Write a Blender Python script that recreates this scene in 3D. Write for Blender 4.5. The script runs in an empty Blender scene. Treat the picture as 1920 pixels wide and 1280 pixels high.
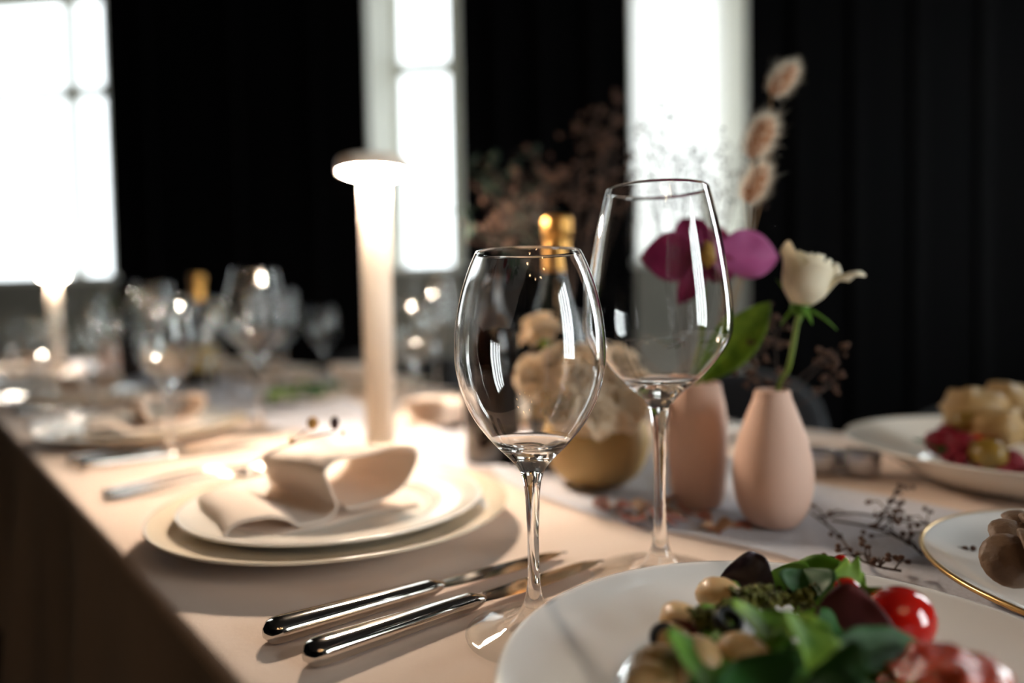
import bpy, math, random
from mathutils import Vector, Matrix, Euler
random.seed(7)
R = math.radians
PI = math.pi
scn = bpy.context.scene
col = scn.collection

# ------------------------------------------------------------------ camera, light, exposure
FPX, PITCH, ROLL, CH = 1257.0, .0381, .0189, .187      # focal length in pixels, tilt, roll, camera height over the table
TZ = .75                                               # table height
_c, _s, _cr, _sr = math.cos(PITCH), math.sin(PITCH), math.cos(ROLL), math.sin(ROLL)
rt, fw, up = Vector((1, 0, 0)), Vector((0, _c, -_s)), Vector((0, _s, _c))
cx = rt * _cr - up * _sr
cy = rt * _sr + up * _cr
cd = bpy.data.cameras.new('camera'); cam = bpy.data.objects.new('camera', cd); col.objects.link(cam)
M4 = Matrix.Identity(4)
for i in range(3):
    M4[i][0], M4[i][1], M4[i][2] = cx[i], cy[i], -fw[i]
M4[0][3], M4[1][3], M4[2][3] = 0, 0, TZ + CH
cam.matrix_world = M4
cd.sensor_width = 36; cd.lens = FPX / 1920 * 36
cd.clip_start = .01; cd.clip_end = 100
cd.dof.use_dof = True; cd.dof.focus_distance = .395; cd.dof.aperture_fstop = 1.85
scn.camera = cam

wd = bpy.data.worlds.new('sky'); scn.world = wd; wd.use_nodes = True
bg = wd.node_tree.nodes['Background']
bg.inputs[0].default_value = (.93, .97, 1.0, 1); bg.inputs[1].default_value = 12.0

scn.view_settings.view_transform = 'Standard'; scn.view_settings.look = 'None'
scn.view_settings.gamma = 1; scn.view_settings.use_curve_mapping = False
scn.view_settings.exposure = 0.74
cy_ = scn.cycles
cy_.use_denoising = True
cy_.max_bounces = 14; cy_.transmission_bounces = 12; cy_.transparent_max_bounces = 16
cy_.diffuse_bounces = 4; cy_.glossy_bounces = 5
cy_.sample_clamp_indirect = 10.0; cy_.sample_clamp_direct = 0
cy_.blur_glossy = .4
LAMP_E = 270.0          # luminous underside of the table lamps
BULB_E = 60.0

# ------------------------------------------------------------------ picture <-> place
def ray(px, py):
    a, b = px - 960, py - 640
    A = (a * _cr - b * _sr) / FPX; B = -(a * _sr + b * _cr) / FPX
    return Vector((A, _c + B * _s, -_s + B * _c))
def P(px, py, z=0.0):                     # point at height z over the table
    d = ray(px, py); t = (z - CH) / d.z
    return Vector((d.x * t, d.y * t, TZ + z))
def Q(px, py, D):                         # point at distance D
    d = ray(px, py) * (D / ray(px, py).y)
    return Vector((d.x, d.y, TZ + CH + d.z))
ANG = R(41.7)
U = Vector((-math.sin(ANG), math.cos(ANG), 0))        # along the table, away
N = Vector((math.cos(ANG), math.sin(ANG), 0))         # across the table
O = Vector((-.2828, .4926, TZ))
def W(u, n, z=0.0): return O + U * u + N * n + Vector((0, 0, z))
TROT = ANG                                            # rotation taking +X to N and +Y to U

# ------------------------------------------------------------------ materials
def lin(c):
    return tuple(((v / 255) / 12.92 if v / 255 <= .04045 else ((v / 255 + .055) / 1.055) ** 2.4) for v in c) + (1,)
def mat(name, rgb=(200, 200, 200), rough=.5, metal=0, spec=.5, trans=0, ior=1.45, noise=None, bump=None, coat=0, sheen=0, sss=0, emit=None, tl=0, vary=0):
    m = bpy.data.materials.new(name); m.use_nodes = True
    nt = m.node_tree; b = nt.nodes['Principled BSDF']
    b.inputs['Base Color'].default_value = lin(rgb); b.inputs['Roughness'].default_value = rough
    b.inputs['Metallic'].default_value = metal; b.inputs['Specular IOR Level'].default_value = spec
    b.inputs['Transmission Weight'].default_value = trans; b.inputs['IOR'].default_value = ior
    b.inputs['Coat Weight'].default_value = coat; b.inputs['Sheen Weight'].default_value = sheen
    if sss:
        b.inputs['Subsurface Weight'].default_value = sss; b.inputs['Subsurface Scale'].default_value = .004
    if emit:
        b.inputs['Emission Color'].default_value = lin(emit[0]); b.inputs['Emission Strength'].default_value = emit[1]
    tc = nt.nodes.new('ShaderNodeTexCoord')
    if noise:                              # (rgb2, scale, contrast)
        n = nt.nodes.new('ShaderNodeTexNoise'); n.inputs['Scale'].default_value = noise[1]; n.inputs['Detail'].default_value = 5
        r = nt.nodes.new('ShaderNodeValToRGB')
        k = noise[2] if len(noise) > 2 else .2
        r.color_ramp.elements[0].position = .5 - k; r.color_ramp.elements[1].position = .5 + k
        r.color_ramp.elements[0].color = lin(rgb); r.color_ramp.elements[1].color = lin(noise[0])
        nt.links.new(tc.outputs['Object'], n.inputs['Vector']); nt.links.new(n.outputs['Fac'], r.inputs['Fac'])
        nt.links.new(r.outputs['Color'], b.inputs['Base Color'])
    if bump:                               # (scale, strength, distance)
        n2 = nt.nodes.new('ShaderNodeTexNoise'); n2.inputs['Scale'].default_value = bump[0]; n2.inputs['Detail'].default_value = 4
        bp = nt.nodes.new('ShaderNodeBump'); bp.inputs['Strength'].default_value = bump[1]; bp.inputs['Distance'].default_value = bump[2]
        nt.links.new(tc.outputs['Object'], n2.inputs['Vector']); nt.links.new(n2.outputs['Fac'], bp.inputs['Height'])
        nt.links.new(bp.outputs['Normal'], b.inputs['Normal'])
    if tl:                                 # thin translucent sheet: leaf, petal, cloth
        t = nt.nodes.new('ShaderNodeBsdfTranslucent'); mx = nt.nodes.new('ShaderNodeMixShader'); mx.inputs[0].default_value = tl
        o = nt.nodes['Material Output']
        t.inputs['Color'].default_value = lin(rgb)
        if noise: nt.links.new(r.outputs['Color'], t.inputs['Color'])
        nt.links.new(b.outputs[0], mx.inputs[1]); nt.links.new(t.outputs[0], mx.inputs[2]); nt.links.new(mx.outputs[0], o.inputs[0])
    return m
def schlick(nt, base=.045):                # reflectance of a thin sheet, same on both faces
    lw = nt.nodes.new('ShaderNodeLayerWeight'); lw.inputs[0].default_value = .5
    pw = nt.nodes.new('ShaderNodeMath'); pw.operation = 'POWER'; pw.inputs[1].default_value = 4.5
    ma = nt.nodes.new('ShaderNodeMath'); ma.operation = 'MULTIPLY_ADD'; ma.inputs[1].default_value = 1 - base; ma.inputs[2].default_value = base
    nt.links.new(lw.outputs['Facing'], pw.inputs[0]); nt.links.new(pw.outputs[0], ma.inputs[0]); return ma.outputs[0]
def mat_thin_glass(name, thin):            # wine glass: thin wall passes light straight, thick places refract
    m = bpy.data.materials.new(name); m.use_nodes = True; nt = m.node_tree
    nt.nodes.remove(nt.nodes['Principled BSDF'])
    t = nt.nodes.new('ShaderNodeBsdfTransparent'); t.inputs[0].default_value = (.985, .99, .985, 1)
    g = nt.nodes.new('ShaderNodeBsdfGlossy'); g.inputs['Roughness'].default_value = .0
    gl = nt.nodes.new('ShaderNodeBsdfGlass'); gl.inputs['IOR'].default_value = 1.5; gl.inputs['Roughness'].default_value = 0
    m1 = nt.nodes.new('ShaderNodeMixShader'); m2 = nt.nodes.new('ShaderNodeMixShader'); m2.inputs[0].default_value = thin
    nt.links.new(schlick(nt), m1.inputs[0]); nt.links.new(t.outputs[0], m1.inputs[1]); nt.links.new(g.outputs[0], m1.inputs[2])
    nt.links.new(gl.outputs[0], m2.inputs[1]); nt.links.new(m1.outputs[0], m2.inputs[2])
    nt.links.new(m2.outputs[0], nt.nodes['Material Output'].inputs[0]); return m
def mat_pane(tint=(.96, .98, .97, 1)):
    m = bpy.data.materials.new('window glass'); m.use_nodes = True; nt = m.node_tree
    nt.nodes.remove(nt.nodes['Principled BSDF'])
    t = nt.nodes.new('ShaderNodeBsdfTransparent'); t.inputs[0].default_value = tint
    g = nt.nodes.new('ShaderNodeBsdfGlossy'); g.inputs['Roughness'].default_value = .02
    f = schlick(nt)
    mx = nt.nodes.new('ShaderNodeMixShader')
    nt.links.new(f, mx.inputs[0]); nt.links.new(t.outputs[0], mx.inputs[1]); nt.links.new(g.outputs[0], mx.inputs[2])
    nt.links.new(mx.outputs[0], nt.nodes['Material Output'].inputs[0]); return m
def mat_sheer(name, rgb, open_=.35, weave=900, tl=.5):
    m = bpy.data.materials.new(name); m.use_nodes = True; nt = m.node_tree
    b = nt.nodes['Principled BSDF']; b.inputs['Base Color'].default_value = lin(rgb); b.inputs['Roughness'].default_value = .9
    t = nt.nodes.new('ShaderNodeBsdfTransparent'); l = nt.nodes.new('ShaderNodeBsdfTranslucent'); l.inputs[0].default_value = lin(rgb)
    m1 = nt.nodes.new('ShaderNodeMixShader'); m1.inputs[0].default_value = tl
    m2 = nt.nodes.new('ShaderNodeMixShader')
    tc = nt.nodes.new('ShaderNodeTexCoord'); n = nt.nodes.new('ShaderNodeTexNoise'); n.inputs['Scale'].default_value = weave
    mr = nt.nodes.new('ShaderNodeMapRange'); mr.inputs[1].default_value = .3; mr.inputs[2].default_value = .7
    mr.inputs[3].default_value = max(0, open_ - .12); mr.inputs[4].default_value = open_ + .12
    nt.links.new(tc.outputs['Object'], n.inputs['Vector']); nt.links.new(n.outputs['Fac'], mr.inputs[0]); nt.links.new(mr.outputs[0], m2.inputs[0])
    nt.links.new(b.outputs[0], m1.inputs[1]); nt.links.new(l.outputs[0], m1.inputs[2])
    nt.links.new(m1.outputs[0], m2.inputs[1]); nt.links.new(t.outputs[0], m2.inputs[2])
    nt.links.new(m2.outputs[0], nt.nodes['Material Output'].inputs[0]); return m

MT = dict(
    glass=mat_thin_glass('clear glass', 0), glassfoot=mat_thin_glass('clear glass foot', 1), glassstem=mat_thin_glass('clear glass stem', 0),
    cloth=mat('beige linen', (221, 200, 185), .85, spec=.2, sheen=.1, noise=((229, 209, 195), 14, .3), bump=(260, .25, .0006)),
    ceramic=mat('white glazed ceramic', (240, 234, 224), .09, spec=.5, coat=.3),
    ceramic2=mat('cool white glazed ceramic', (228, 226, 224), .08, spec=.5, coat=.3),
    cream=mat('cream glazed ceramic', (232, 216, 192), .18, spec=.5),
    gold=mat('worn gold rim', (196, 160, 104), .3, metal=1),
    steel=mat('polished steel', (205, 198, 190), .1, metal=1),
    napkin=mat('napkin linen', (244, 228, 214), .9, spec=.15, sheen=.2, bump=(600, .2, .0004), tl=.18),
    pinkvase=mat('matt pink clay', (216, 180, 162), .6, spec=.3, bump=(90, .12, .0008)),
    ochre=mat('matt ochre clay', (192, 160, 106), .55, spec=.35, noise=((176, 144, 94), 18, .3)),
    amber=mat('dark brown bottle glass', (22, 12, 8), .06, spec=.8, coat=.6),
    darkgreen=mat('dark green bottle glass', (10, 14, 9), .06, spec=.8, coat=.6),
    foil=mat('gold foil', (214, 160, 88), .38, metal=1, bump=(120, .5, .0008)),
    label=mat('olive paper label', (150, 126, 74), .7),
    lampwhite=mat('white lamp metal', (232, 220, 206), .45, spec=.4),
    candle=mat('lamp diffuser', (255, 240, 220), .5, emit=((255, 234, 210), LAMP_E)),
    bulb=mat('lit bulb', (255, 240, 220), .5, emit=((255, 205, 150), BULB_E)),
    brass=mat('aged brass', (120, 92, 54), .35, metal=1),
    wall=mat('near black panelling', (8, 6, 7), .7, spec=.04, noise=((5, 6, 7), 3, .3)),
    trimdark=mat('dark moulding', (7, 6, 7), .6, spec=.06),
    reveal=mat('pale painted plaster', (240, 239, 230), .7),
    frame=mat('cream painted timber', (222, 220, 208), .5),
    apron=mat('grey painted panel', (150, 146, 136), .6),
    floor=mat('dark oak floor', (16, 12, 10), .5, spec=.2, noise=((12, 9, 8), 6, .3)),
    ceil=mat('dark ceiling', (42, 38, 38), .8),
    pane=mat_pane(), dimpane=mat_pane((.435, .445, .445, 1)),  # far windows: grey put into the glass tint only to dim the daylight
    sheer=mat_sheer('sheer curtain', (255, 253, 250), .16, 300, .8),
    gauze=mat_sheer('blue grey gauze', (222, 228, 240), .2, 500, .35),
    navy=mat('navy velvet', (12, 20, 32), .8, sheen=.15),
    blackwood=mat('black stained wood', (14, 12, 12), .4),
    wood=mat('table oak', (88, 62, 42), .5, noise=((70, 48, 32), 9, .3)),
    rose=mat('ivory rose petal', (250, 240, 216), .6, spec=.3, tl=.25),
    green=mat('leaf green', (122, 170, 52), .55, spec=.4, tl=.35, noise=((74, 122, 34), 60, .25)),
    lime=mat('bright salad leaf', (156, 192, 66), .55, spec=.5, tl=.35, noise=((70, 118, 30), 70, .25)),
    deep=mat('deep green leaf', (34, 80, 30), .55, spec=.5, tl=.25, noise=((50, 104, 36), 60, .25)),
    stem=mat('green stem', (104, 124, 40), .5),
    purpleleaf=mat('dark purple basil', (44, 32, 44), .35, spec=.6, noise=((70, 56, 66), 90, .25), bump=(300, .5, .001)),
    burgundy=mat('burgundy leaf', (110, 52, 54), .4, spec=.4, tl=.2, noise=((60, 26, 30), 50, .3)),
    beetstem=mat('magenta stalk', (150, 30, 78), .3, spec=.5),
    orchid=mat('magenta petal', (156, 44, 96), .5, spec=.3, tl=.35, noise=((124, 32, 78), 40, .3)),
    orchidlight=mat('light magenta petal', (198, 106, 164), .5, spec=.3, tl=.3, noise=((170, 78, 136), 40, .3)),
    orchidlip=mat('yellow flower heart', (190, 150, 74), .6),
    tailcore=mat('brown seed core', (160, 98, 48), .8),
    tailhair=mat('pale grass hair', (255, 244, 226), .7, tl=.6),
    straw=mat('dry straw stem', (150, 118, 78), .8),
    dry=mat('dried brown floret', (70, 46, 38), .85, tl=.1, noise=((104, 78, 62), 50, .2)),
    drydark=mat('dark dried twig', (58, 42, 34), .8),
    grey=mat('grey dried floret', (120, 116, 110), .85, tl=.2),
    olive=mat('dark olive foliage', (26, 44, 34), .6, tl=.15),
    carn=mat('beige carnation petal', (240, 220, 192), .7, tl=.25, noise=((250, 236, 212), 40, .3)),
    petalpink=mat('dried pink petal', (178, 112, 112), .8, tl=.2, noise=((206, 158, 140), 70, .3)),
    petalbeige=mat('dried beige petal', (200, 160, 130), .8, tl=.2),
    tomato=mat('glossy red tomato', (190, 26, 16), .12, spec=.6, coat=.6, sss=.2),
    tartare=mat('red glossy tomato pulp', (176, 46, 28), .12, spec=.8, coat=.8, noise=((214, 96, 66), 80, .2), bump=(160, .9, .003)),
    raspberry=mat('raspberry red', (124, 18, 36), .5, spec=.3, bump=(200, .8, .003)),
    bean=mat('beige bean', (220, 190, 144), .35, spec=.4, coat=.1, sss=.15, noise=((196, 156, 100), 40, .3)),
    pesto=mat('dark herb paste', (56, 64, 18), .55, spec=.3, noise=((112, 108, 36), 160, .2), bump=(500, 1, .002)),
    mushroom=mat('brown mushroom', (96, 74, 58), .5, noise=((132, 106, 84), 60, .25), bump=(200, .6, .002)),
    beige=mat('roast beige vegetable', (184, 154, 108), .5, noise=((172, 134, 80), 60, .25), bump=(120, .5, .002)),
    oliveg=mat('yellow olive', (150, 116, 44), .3, spec=.6, noise=((120, 96, 40), 60, .3)),
    acorn=mat('dried tan bud', (176, 130, 66), .6),
    acorndark=mat('dark brown bud', (52, 28, 30), .5),
    wax=mat('votive wax', (226, 226, 230), .4, sss=.2),
    silver=mat('silvered cup', (196, 200, 208), .22, metal=1),
    hedge=mat('garden hedge', (70, 96, 52), .8, noise=((44, 70, 36), 8, .3)),
    ground=mat('pale gravel', (150, 146, 136), .9),
)

# ------------------------------------------------------------------ mesh helpers (V, F lists)
def obj(name, vf, m, parent=None, loc=(0, 0, 0), rot=(0, 0, 0), smooth=True, solid=0, sub=0, stuff=False):
    me = bpy.data.meshes.new(name); me.from_pydata([tuple(v) for v in vf[0]], [], vf[1])
    me.materials.append(MT[m] if isinstance(m, str) else m)
    if smooth: me.shade_smooth()
    me.update()
    o = bpy.data.objects.new(name, me); col.objects.link(o)
    o.parent = parent; o.location = loc; o.rotation_euler = rot
    if solid:
        s = o.modifiers.new('thick', 'SOLIDIFY'); s.thickness = solid; s.offset = 0
    if sub:
        s = o.modifiers.new('smooth', 'SUBSURF'); s.levels = sub; s.render_levels = sub
    if stuff: o['kind'] = 'stuff'
    return o
def flat_if_sharp(o, ang=35):
    o.data.set_sharp_from_angle(angle=R(ang)); return o
def tag(o, label, cat, group=None, kind=None):
    if label: o['label'] = label
    if cat: o['category'] = cat
    if group: o['group'] = group
    if kind: o['kind'] = kind
    return o
def thing(name, label, cat, loc, rot=(0, 0, 0), group=None):
    o = bpy.data.objects.new(name, None); col.objects.link(o); o.empty_display_size = .02
    o.location = loc; o.rotation_euler = rot
    return tag(o, label, cat, group)
KIDS = {}
def copy_tree(src, loc, rot=None, label=None, group=None):
    def rec(o, parent):
        c = o.copy(); col.objects.link(c); c.parent = parent
        for ch in [k for k in o.children]: rec(ch, c)
        return c
    c = rec(src, None); c.location = loc
    if rot is not None: c.rotation_euler = rot
    if label: c['label'] = label
    if group: c['group'] = group
    return c
def join(*parts):
    V, F = [], []
    for v, f in parts:
        k = len(V); V += [Vector(p) for p in v]; F += [[i + k for i in q] for q in f]
    return V, F
def xf(vf, M):
    return [M @ Vector(v) for v in vf[0]], vf[1]
def mv(vf, loc=(0, 0, 0), rot=(0, 0, 0), s=(1, 1, 1)):
    if not hasattr(s, '__len__'): s = (s, s, s)
    return xf(vf, Matrix.Translation(loc) @ Euler(rot).to_matrix().to_4x4() @ Matrix.Diagonal((*s, 1)))
def box(x0, x1, y0, y1, z0, z1):
    V = [(x, y, z) for z in (z0, z1) for y in (y0, y1) for x in (x0, x1)]
    return [Vector(v) for v in V], [[0, 2, 3, 1], [4, 5, 7, 6], [0, 1, 5, 4], [2, 6, 7, 3], [0, 4, 6, 2], [1, 3, 7, 5]]
def bbox(x0, x1, y0, y1, z0, z1, b=.005):           # chamfered box
    V, F = [], []
    def ring(z, i): return [(x0 + i, y0, z), (x1 - i, y0, z), (x1, y0 + i, z), (x1, y1 - i, z), (x1 - i, y1, z), (x0 + i, y1, z), (x0, y1 - i, z), (x0, y0 + i, z)]
    def inset(z): return [(x0 + b * 1.6, y0 + b, z), (x1 - b * 1.6, y0 + b, z), (x1 - b, y0 + b * 1.6, z), (x1 - b, y1 - b * 1.6, z), (x1 - b * 1.6, y1 - b, z), (x0 + b * 1.6, y1 - b, z), (x0 + b, y1 - b * 1.6, z), (x0 + b, y0 + b * 1.6, z)]
    rs = [inset(z0), ring(z0 + b, b), ring(z1 - b, b), inset(z1)]
    for r_ in rs: V += [Vector(v) for v in r_]
    for k in range(3):
        for i in range(8):
            j = (i + 1) % 8; F.append([k * 8 + i, k * 8 + j, k * 8 + 8 + j, k * 8 + 8 + i])
    F.append(list(range(7, -1, -1))); F.append(list(range(24, 32)))
    return V, F
def lathe(prof, n=48, closed=False):                # prof: (r, z); r==0 makes a pole
    V, F, rows = [], [], []
    for r, z in prof:
        if r < 1e-7: rows.append([len(V)]); V.append(Vector((0, 0, z)))
        else:
            rows.append(list(range(len(V), len(V) + n)))
            V += [Vector((r * math.cos(2 * PI * i / n), r * math.sin(2 * PI * i / n), z)) for i in range(n)]
    prs = list(zip(rows, rows[1:])) + ([(rows[-1], rows[0])] if closed else [])
    for a, b in prs:
        for i in range(n):
            j = (i + 1) % n
            if len(a) == 1 and len(b) == 1: continue
            if len(a) == 1: F.append([a[0], b[j], b[i]])
            elif len(b) == 1: F.append([a[i], a[j], b[0]])
            else: F.append([a[i], a[j], b[j], b[i]])
    return V, F
def spline(pts, k=6):                               # Catmull-Rom through points
    pts = [Vector(p) if len(p) == 3 else Vector((p[0], p[1], 0)) for p in pts]
    out = []
    for i in range(len(pts) - 1):
        p0, p1, p2, p3 = pts[max(i - 1, 0)], pts[i], pts[i + 1], pts[min(i + 2, len(pts) - 1)]
        for j in range(k):
            t = j / k
            out.append(.5 * (2 * p1 + (p2 - p0) * t + (2 * p0 - 5 * p1 + 4 * p2 - p3) * t * t + (3 * p1 - p0 - 3 * p2 + p3) * t ** 3))
    out.append(pts[-1]); return out
def prof(pts, k=5): return [(max(p.x, 0), p.y) for p in spline(pts, k)]
def tube(path, rad, n=8, cap=True):
    path = [Vector(p) for p in path]; V, F = [], []
    if not hasattr(rad, '__len__'): rad = [rad] * len(path)
    prev = None
    for i, p in enumerate(path):
        t = (path[min(i + 1, len(path) - 1)] - path[max(i - 1, 0)]).normalized()
        if prev is None:
            a = t.orthogonal().normalized()
        else:
            a = (prev - t * prev.dot(t)).normalized()
        prev = a; b = t.cross(a)
        V += [p + (a * math.cos(2 * PI * j / n) + b * math.sin(2 * PI * j / n)) * rad[i] for j in range(n)]
    for i in range(len(path) - 1):
        for j in range(n):
            k = (j + 1) % n; F.append([i * n + j, i * n + k, i * n + n + k, i * n + n + j])
    if cap: F.append(list(range(n - 1, -1, -1))); F.append(list(range((len(path) - 1) * n, len(path) * n)))
    return V, F
def ball(rx, ry=None, rz=None, n=14, m=9, lump=0, freq=3, seed=0):
    ry = ry or rx; rz = rz or rx; V = [Vector((0, 0, -rz))]; F = []
    rnd = random.Random(seed); ph = [rnd.uniform(0, 6.28) for _ in range(6)]
    def d(x, y, z): return 1 + lump * (math.sin(freq * x * 2 + ph[0]) * math.sin(freq * y * 2 + ph[1]) + .6 * math.sin(freq * 3 * z + ph[2] + x * freq) + .4 * math.sin(freq * 4 * x + ph[3]) * math.cos(freq * 4 * z + ph[4]))
    for i in range(1, m):
        a = -PI / 2 + PI * i / m
        for j in range(n):
            b = 2 * PI * j / n; x, y, z = math.cos(a) * math.cos(b), math.cos(a) * math.sin(b), math.sin(a)
            k = d(x, y, z); V.append(Vector((x * rx * k, y * ry * k, z * rz * k)))
    V.append(Vector((0, 0, rz)))
    for j in range(n):
        k = (j + 1) % n; F.append([0, 1 + k, 1 + j]); t = 1 + (m - 2) * n; F.append([t + j, t + k, len(V) - 1])
    for i in range(m - 2):
        for j in range(n):
            k = (j + 1) % n; a = 1 + i * n; F.append([a + j, a + k, a + n + k, a + n + j])
    return V, F
def grid(fn, nu, nv, wrap=False):
    V = [Vector(fn(i / nu, j / nv)) for i in range(nu + 1) for j in range(nv + 1)]
    F = [[i * (nv + 1) + j, i * (nv + 1) + j + 1, (i + 1) * (nv + 1) + j + 1, (i + 1) * (nv + 1) + j] for i in range(nu) for j in range(nv)]
    return V, F
def leaf(L, Wd, bend=.6, cup=.25, ruffle=0, tip=1.0, fat=.45, seed=0, nu=14, nv=8, lobes=0, vein=.02):
    """sheet growing along +Y from the origin, face up (+Z)"""
    rnd = random.Random(seed); p1, p2 = rnd.uniform(0, 6), rnd.uniform(0, 6)
    def f(a, b):
        t = a; s = b * 2 - 1
        w = (math.sin(PI * min(1, t ** (math.log(.5) / math.log(fat)))) ** .8 if 0 < t < 1 else 0) * (1 - .0 * t)
        w = max(w, .06 * (1 - t)) * Wd / 2
        if lobes: w *= 1 + .22 * math.sin(t * PI * 2 * lobes + p1)
        th = bend * t
        y = L * (math.sin(th) / bend if abs(bend) > 1e-3 else t); z = -L * ((1 - math.cos(th)) / bend if abs(bend) > 1e-3 else 0)
        x = s * w
        z += cup * abs(s) ** 1.6 * w - vein * L * math.exp(-(s * 6) ** 2) * (1 - t)
        z += ruffle * L * math.sin(t * 17 + p1 + (2 if s > 0 else 0)) * abs(s) ** 2 * .5 * min(1, 4 * t)
        z += ruffle * L * .5 * math.sin(t * 7 + s * 3 + p2) * abs(s)
        return (x, y, z)
    return grid(f, nu, nv)
def align(d, upv=(0, 0, 1), spin=0):                # euler taking +Y to d
    d = Vector(d).normalized(); z = Vector(upv); x = d.cross(z)
    if x.length < 1e-4: x = d.orthogonal()
    x.normalize(); z = x.cross(d).normalized()
    m = Matrix((x, d, z)).transposed()
    return (m @ Matrix.Rotation(spin, 3, 'Y')).to_euler()
def alignz(d, spin=0):
    q = Vector(d).normalized().to_track_quat('Z', 'Y'); return (q.to_matrix() @ Matrix.Rotation(spin, 3, 'Z')).to_euler()

# ------------------------------------------------------------------ the room (setting)
def structure(name, vf, m, parent=None, **k):
    o = obj(name, vf, m, parent, smooth=False, **k)
    if parent is None: o['kind'] = 'structure'
    return o
CEIL = 3.9
structure('floor', box(-5.6, 3.8, -3.4, 5.6, -.1, 0), 'floor')
structure('ceiling', box(-5.6, 3.8, -3.4, 5.9, CEIL, CEIL + .1), 'ceil')
# far wall: local frame, x along the wall, y outwards
FW = Matrix.Translation((-.6, 4.2, 0)) @ Matrix.Rotation(math.atan2(-.12, 1), 4, 'Z')
fwrot = FW.to_euler()
WD = .62                                              # depth of the thick wall
SILL, HEAD = TZ + .505, TZ + 2.64
OPEN = [(-3.80, -2.035), (-.268, .312), (1.344, 2.008)]
segs = [-5.2] + [v for o_ in OPEN for v in o_] + [4.6]
parts = [box(segs[i], segs[i + 1], 0, WD, 0, CEIL) for i in range(0, len(segs), 2)]
for a, b in OPEN:
    parts += [box(a, b, 0, WD, 0, SILL - .03), box(a, b, 0, WD, HEAD, CEIL)]
structure('wall_far', join(*parts), 'wall', loc=FW.translation, rot=fwrot)
def far_window(i, a, b, xb, transom, sheer=False):
    fr = .05
    y = WD - .07
    w = structure('window_%d' % i, join(box(a, a + fr, y, y + .06, SILL, HEAD), box(b - fr, b, y, y + .06, SILL, HEAD),
              box(a + fr, b - fr, y, y + .06, SILL, SILL + fr), box(a + fr, b - fr, y, y + .06, HEAD - fr, HEAD)), 'frame', loc=FW.translation, rot=fwrot)
    structure('mullion', box(xb - .032, xb + .032, y - .005, y + .055, SILL + fr, HEAD - fr), 'frame', w) if xb else None
    xs = [a + fr] + ([xb - .032, xb + .032] if xb else []) + [b - fr]
    for q in range(0, len(xs), 2):
        structure('transom', box(xs[q], xs[q + 1], y - .002, y + .05, transom - .036, transom + .036), 'frame', w)
        for z0, z1 in ((SILL + fr, transom - .036), (transom + .036, HEAD - fr)):
            structure('pane', box(xs[q], xs[q + 1], y + .028, y + .032, z0, z1), 'dimpane', w)
    # reveal lining and sill
    for nm, vf in (('reveal', box(a - .001, a + .012, -.012, y, SILL, HEAD)), ('reveal', box(b - .012, b + .001, -.012, y, SILL, HEAD)),
                   ('reveal', box(a, b, -.012, y, HEAD - .001, HEAD + .012)), ('sill', box(a - .03, b + .03, -.03, y, SILL - .03, SILL))):
        structure(nm, vf, 'reveal', w)
    structure('apron_panel', box(a, b, -.02, .0, .1, SILL - .03), 'apron', w)
    return w
far_window(1, *OPEN[0], -2.745, TZ + 1.915)
far_window(2, *OPEN[1], .312 - .155, TZ + 1.93)
far_window(3, *OPEN[2], 0, TZ + 2.36)
# sheer curtain hanging inside window 3
a, b = OPEN[2]
cur = obj('sheer_curtain', grid(lambda s, t: (a + .03 + (b - a - .06) * s, .40 + .022 * math.sin(s * 60) + .01 * math.sin(s * 23), SILL + .02 + (TZ + 2.32 - SILL) * t), 90, 4), 'sheer', loc=FW.translation, rot=fwrot)
tag(cur, 'sheer white curtain hanging inside the right-hand window behind the dried grasses', 'curtain')
rod = obj('curtain_rod', mv(tube([(a + .012, .40, 0), (b - .012, .40, 0)], .012, 12), (0, 0, TZ + 2.345)), 'frame', loc=FW.translation, rot=fwrot)
tag(rod, 'pale curtain rod at the top of the right-hand window', 'curtain rod')
# dark vertical mouldings on the far wall
k = 1
for x in (-1.75, -1.15, -.62, .55, .82, 1.12, 2.3, 2.62, 2.95, 3.3):
    structure('trim_%d' % k, bbox(x - .03, x + .03, -.022, 0, .2, CEIL, .006), 'trimdark', loc=FW.translation, rot=fwrot); k += 1
structure('baseboard_far', join(*[box(segs[i], segs[i + 1], -.03, 0, 0, .18) for i in range(0, len(segs), 2)]), 'trimdark', loc=FW.translation, rot=fwrot)
# side walls; the left and the rear one have windows of their own (daylight)
structure('wall_left', box(-5.4, -5.2, -3.4, 5.0, 0, CEIL), 'wall')
def wall_with_windows(name, spans, length0, length1, M, idx, lo, hi):
    s = [length0] + [v for o_ in spans for v in o_] + [length1]
    ps = [box(s[i], s[i + 1], 0, .3, 0, CEIL) for i in range(0, len(s), 2)]
    for a_, b_ in spans: ps += [box(a_, b_, 0, .3, 0, lo), box(a_, b_, 0, .3, hi, CEIL)]
    structure(name, join(*ps), 'wall', loc=M.translation, rot=M.to_euler())
    for a_, b_ in spans:
        w = structure('window_%d' % idx, join(box(a_, a_ + .05, .1, .16, lo, hi), box(b_ - .05, b_, .1, .16, lo, hi), box(a_ + .05, b_ - .05, .1, .16, lo, lo + .05), box(a_ + .05, b_ - .05, .1, .16, hi - .05, hi)), 'frame', loc=M.translation, rot=M.to_euler()); idx += 1
        k_ = max(2, round((b_ - a_) / .5)); xs = [a_ + .05 + (b_ - a_ - .1) * q / k_ for q in range(k_ + 1)]
        for q in range(k_):
            if q: structure('mullion', box(xs[q] - .05, xs[q] + .05, .105, .155, lo + .05, hi - .05), 'frame', w)
            x0, x1 = xs[q] + (.05 if q else 0), xs[q + 1] - (.05 if q < k_ - 1 else 0)
            structure('pane', box(x0, x1, .128, .132, lo + .05, hi - .05), 'pane', w)
    return idx
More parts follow.
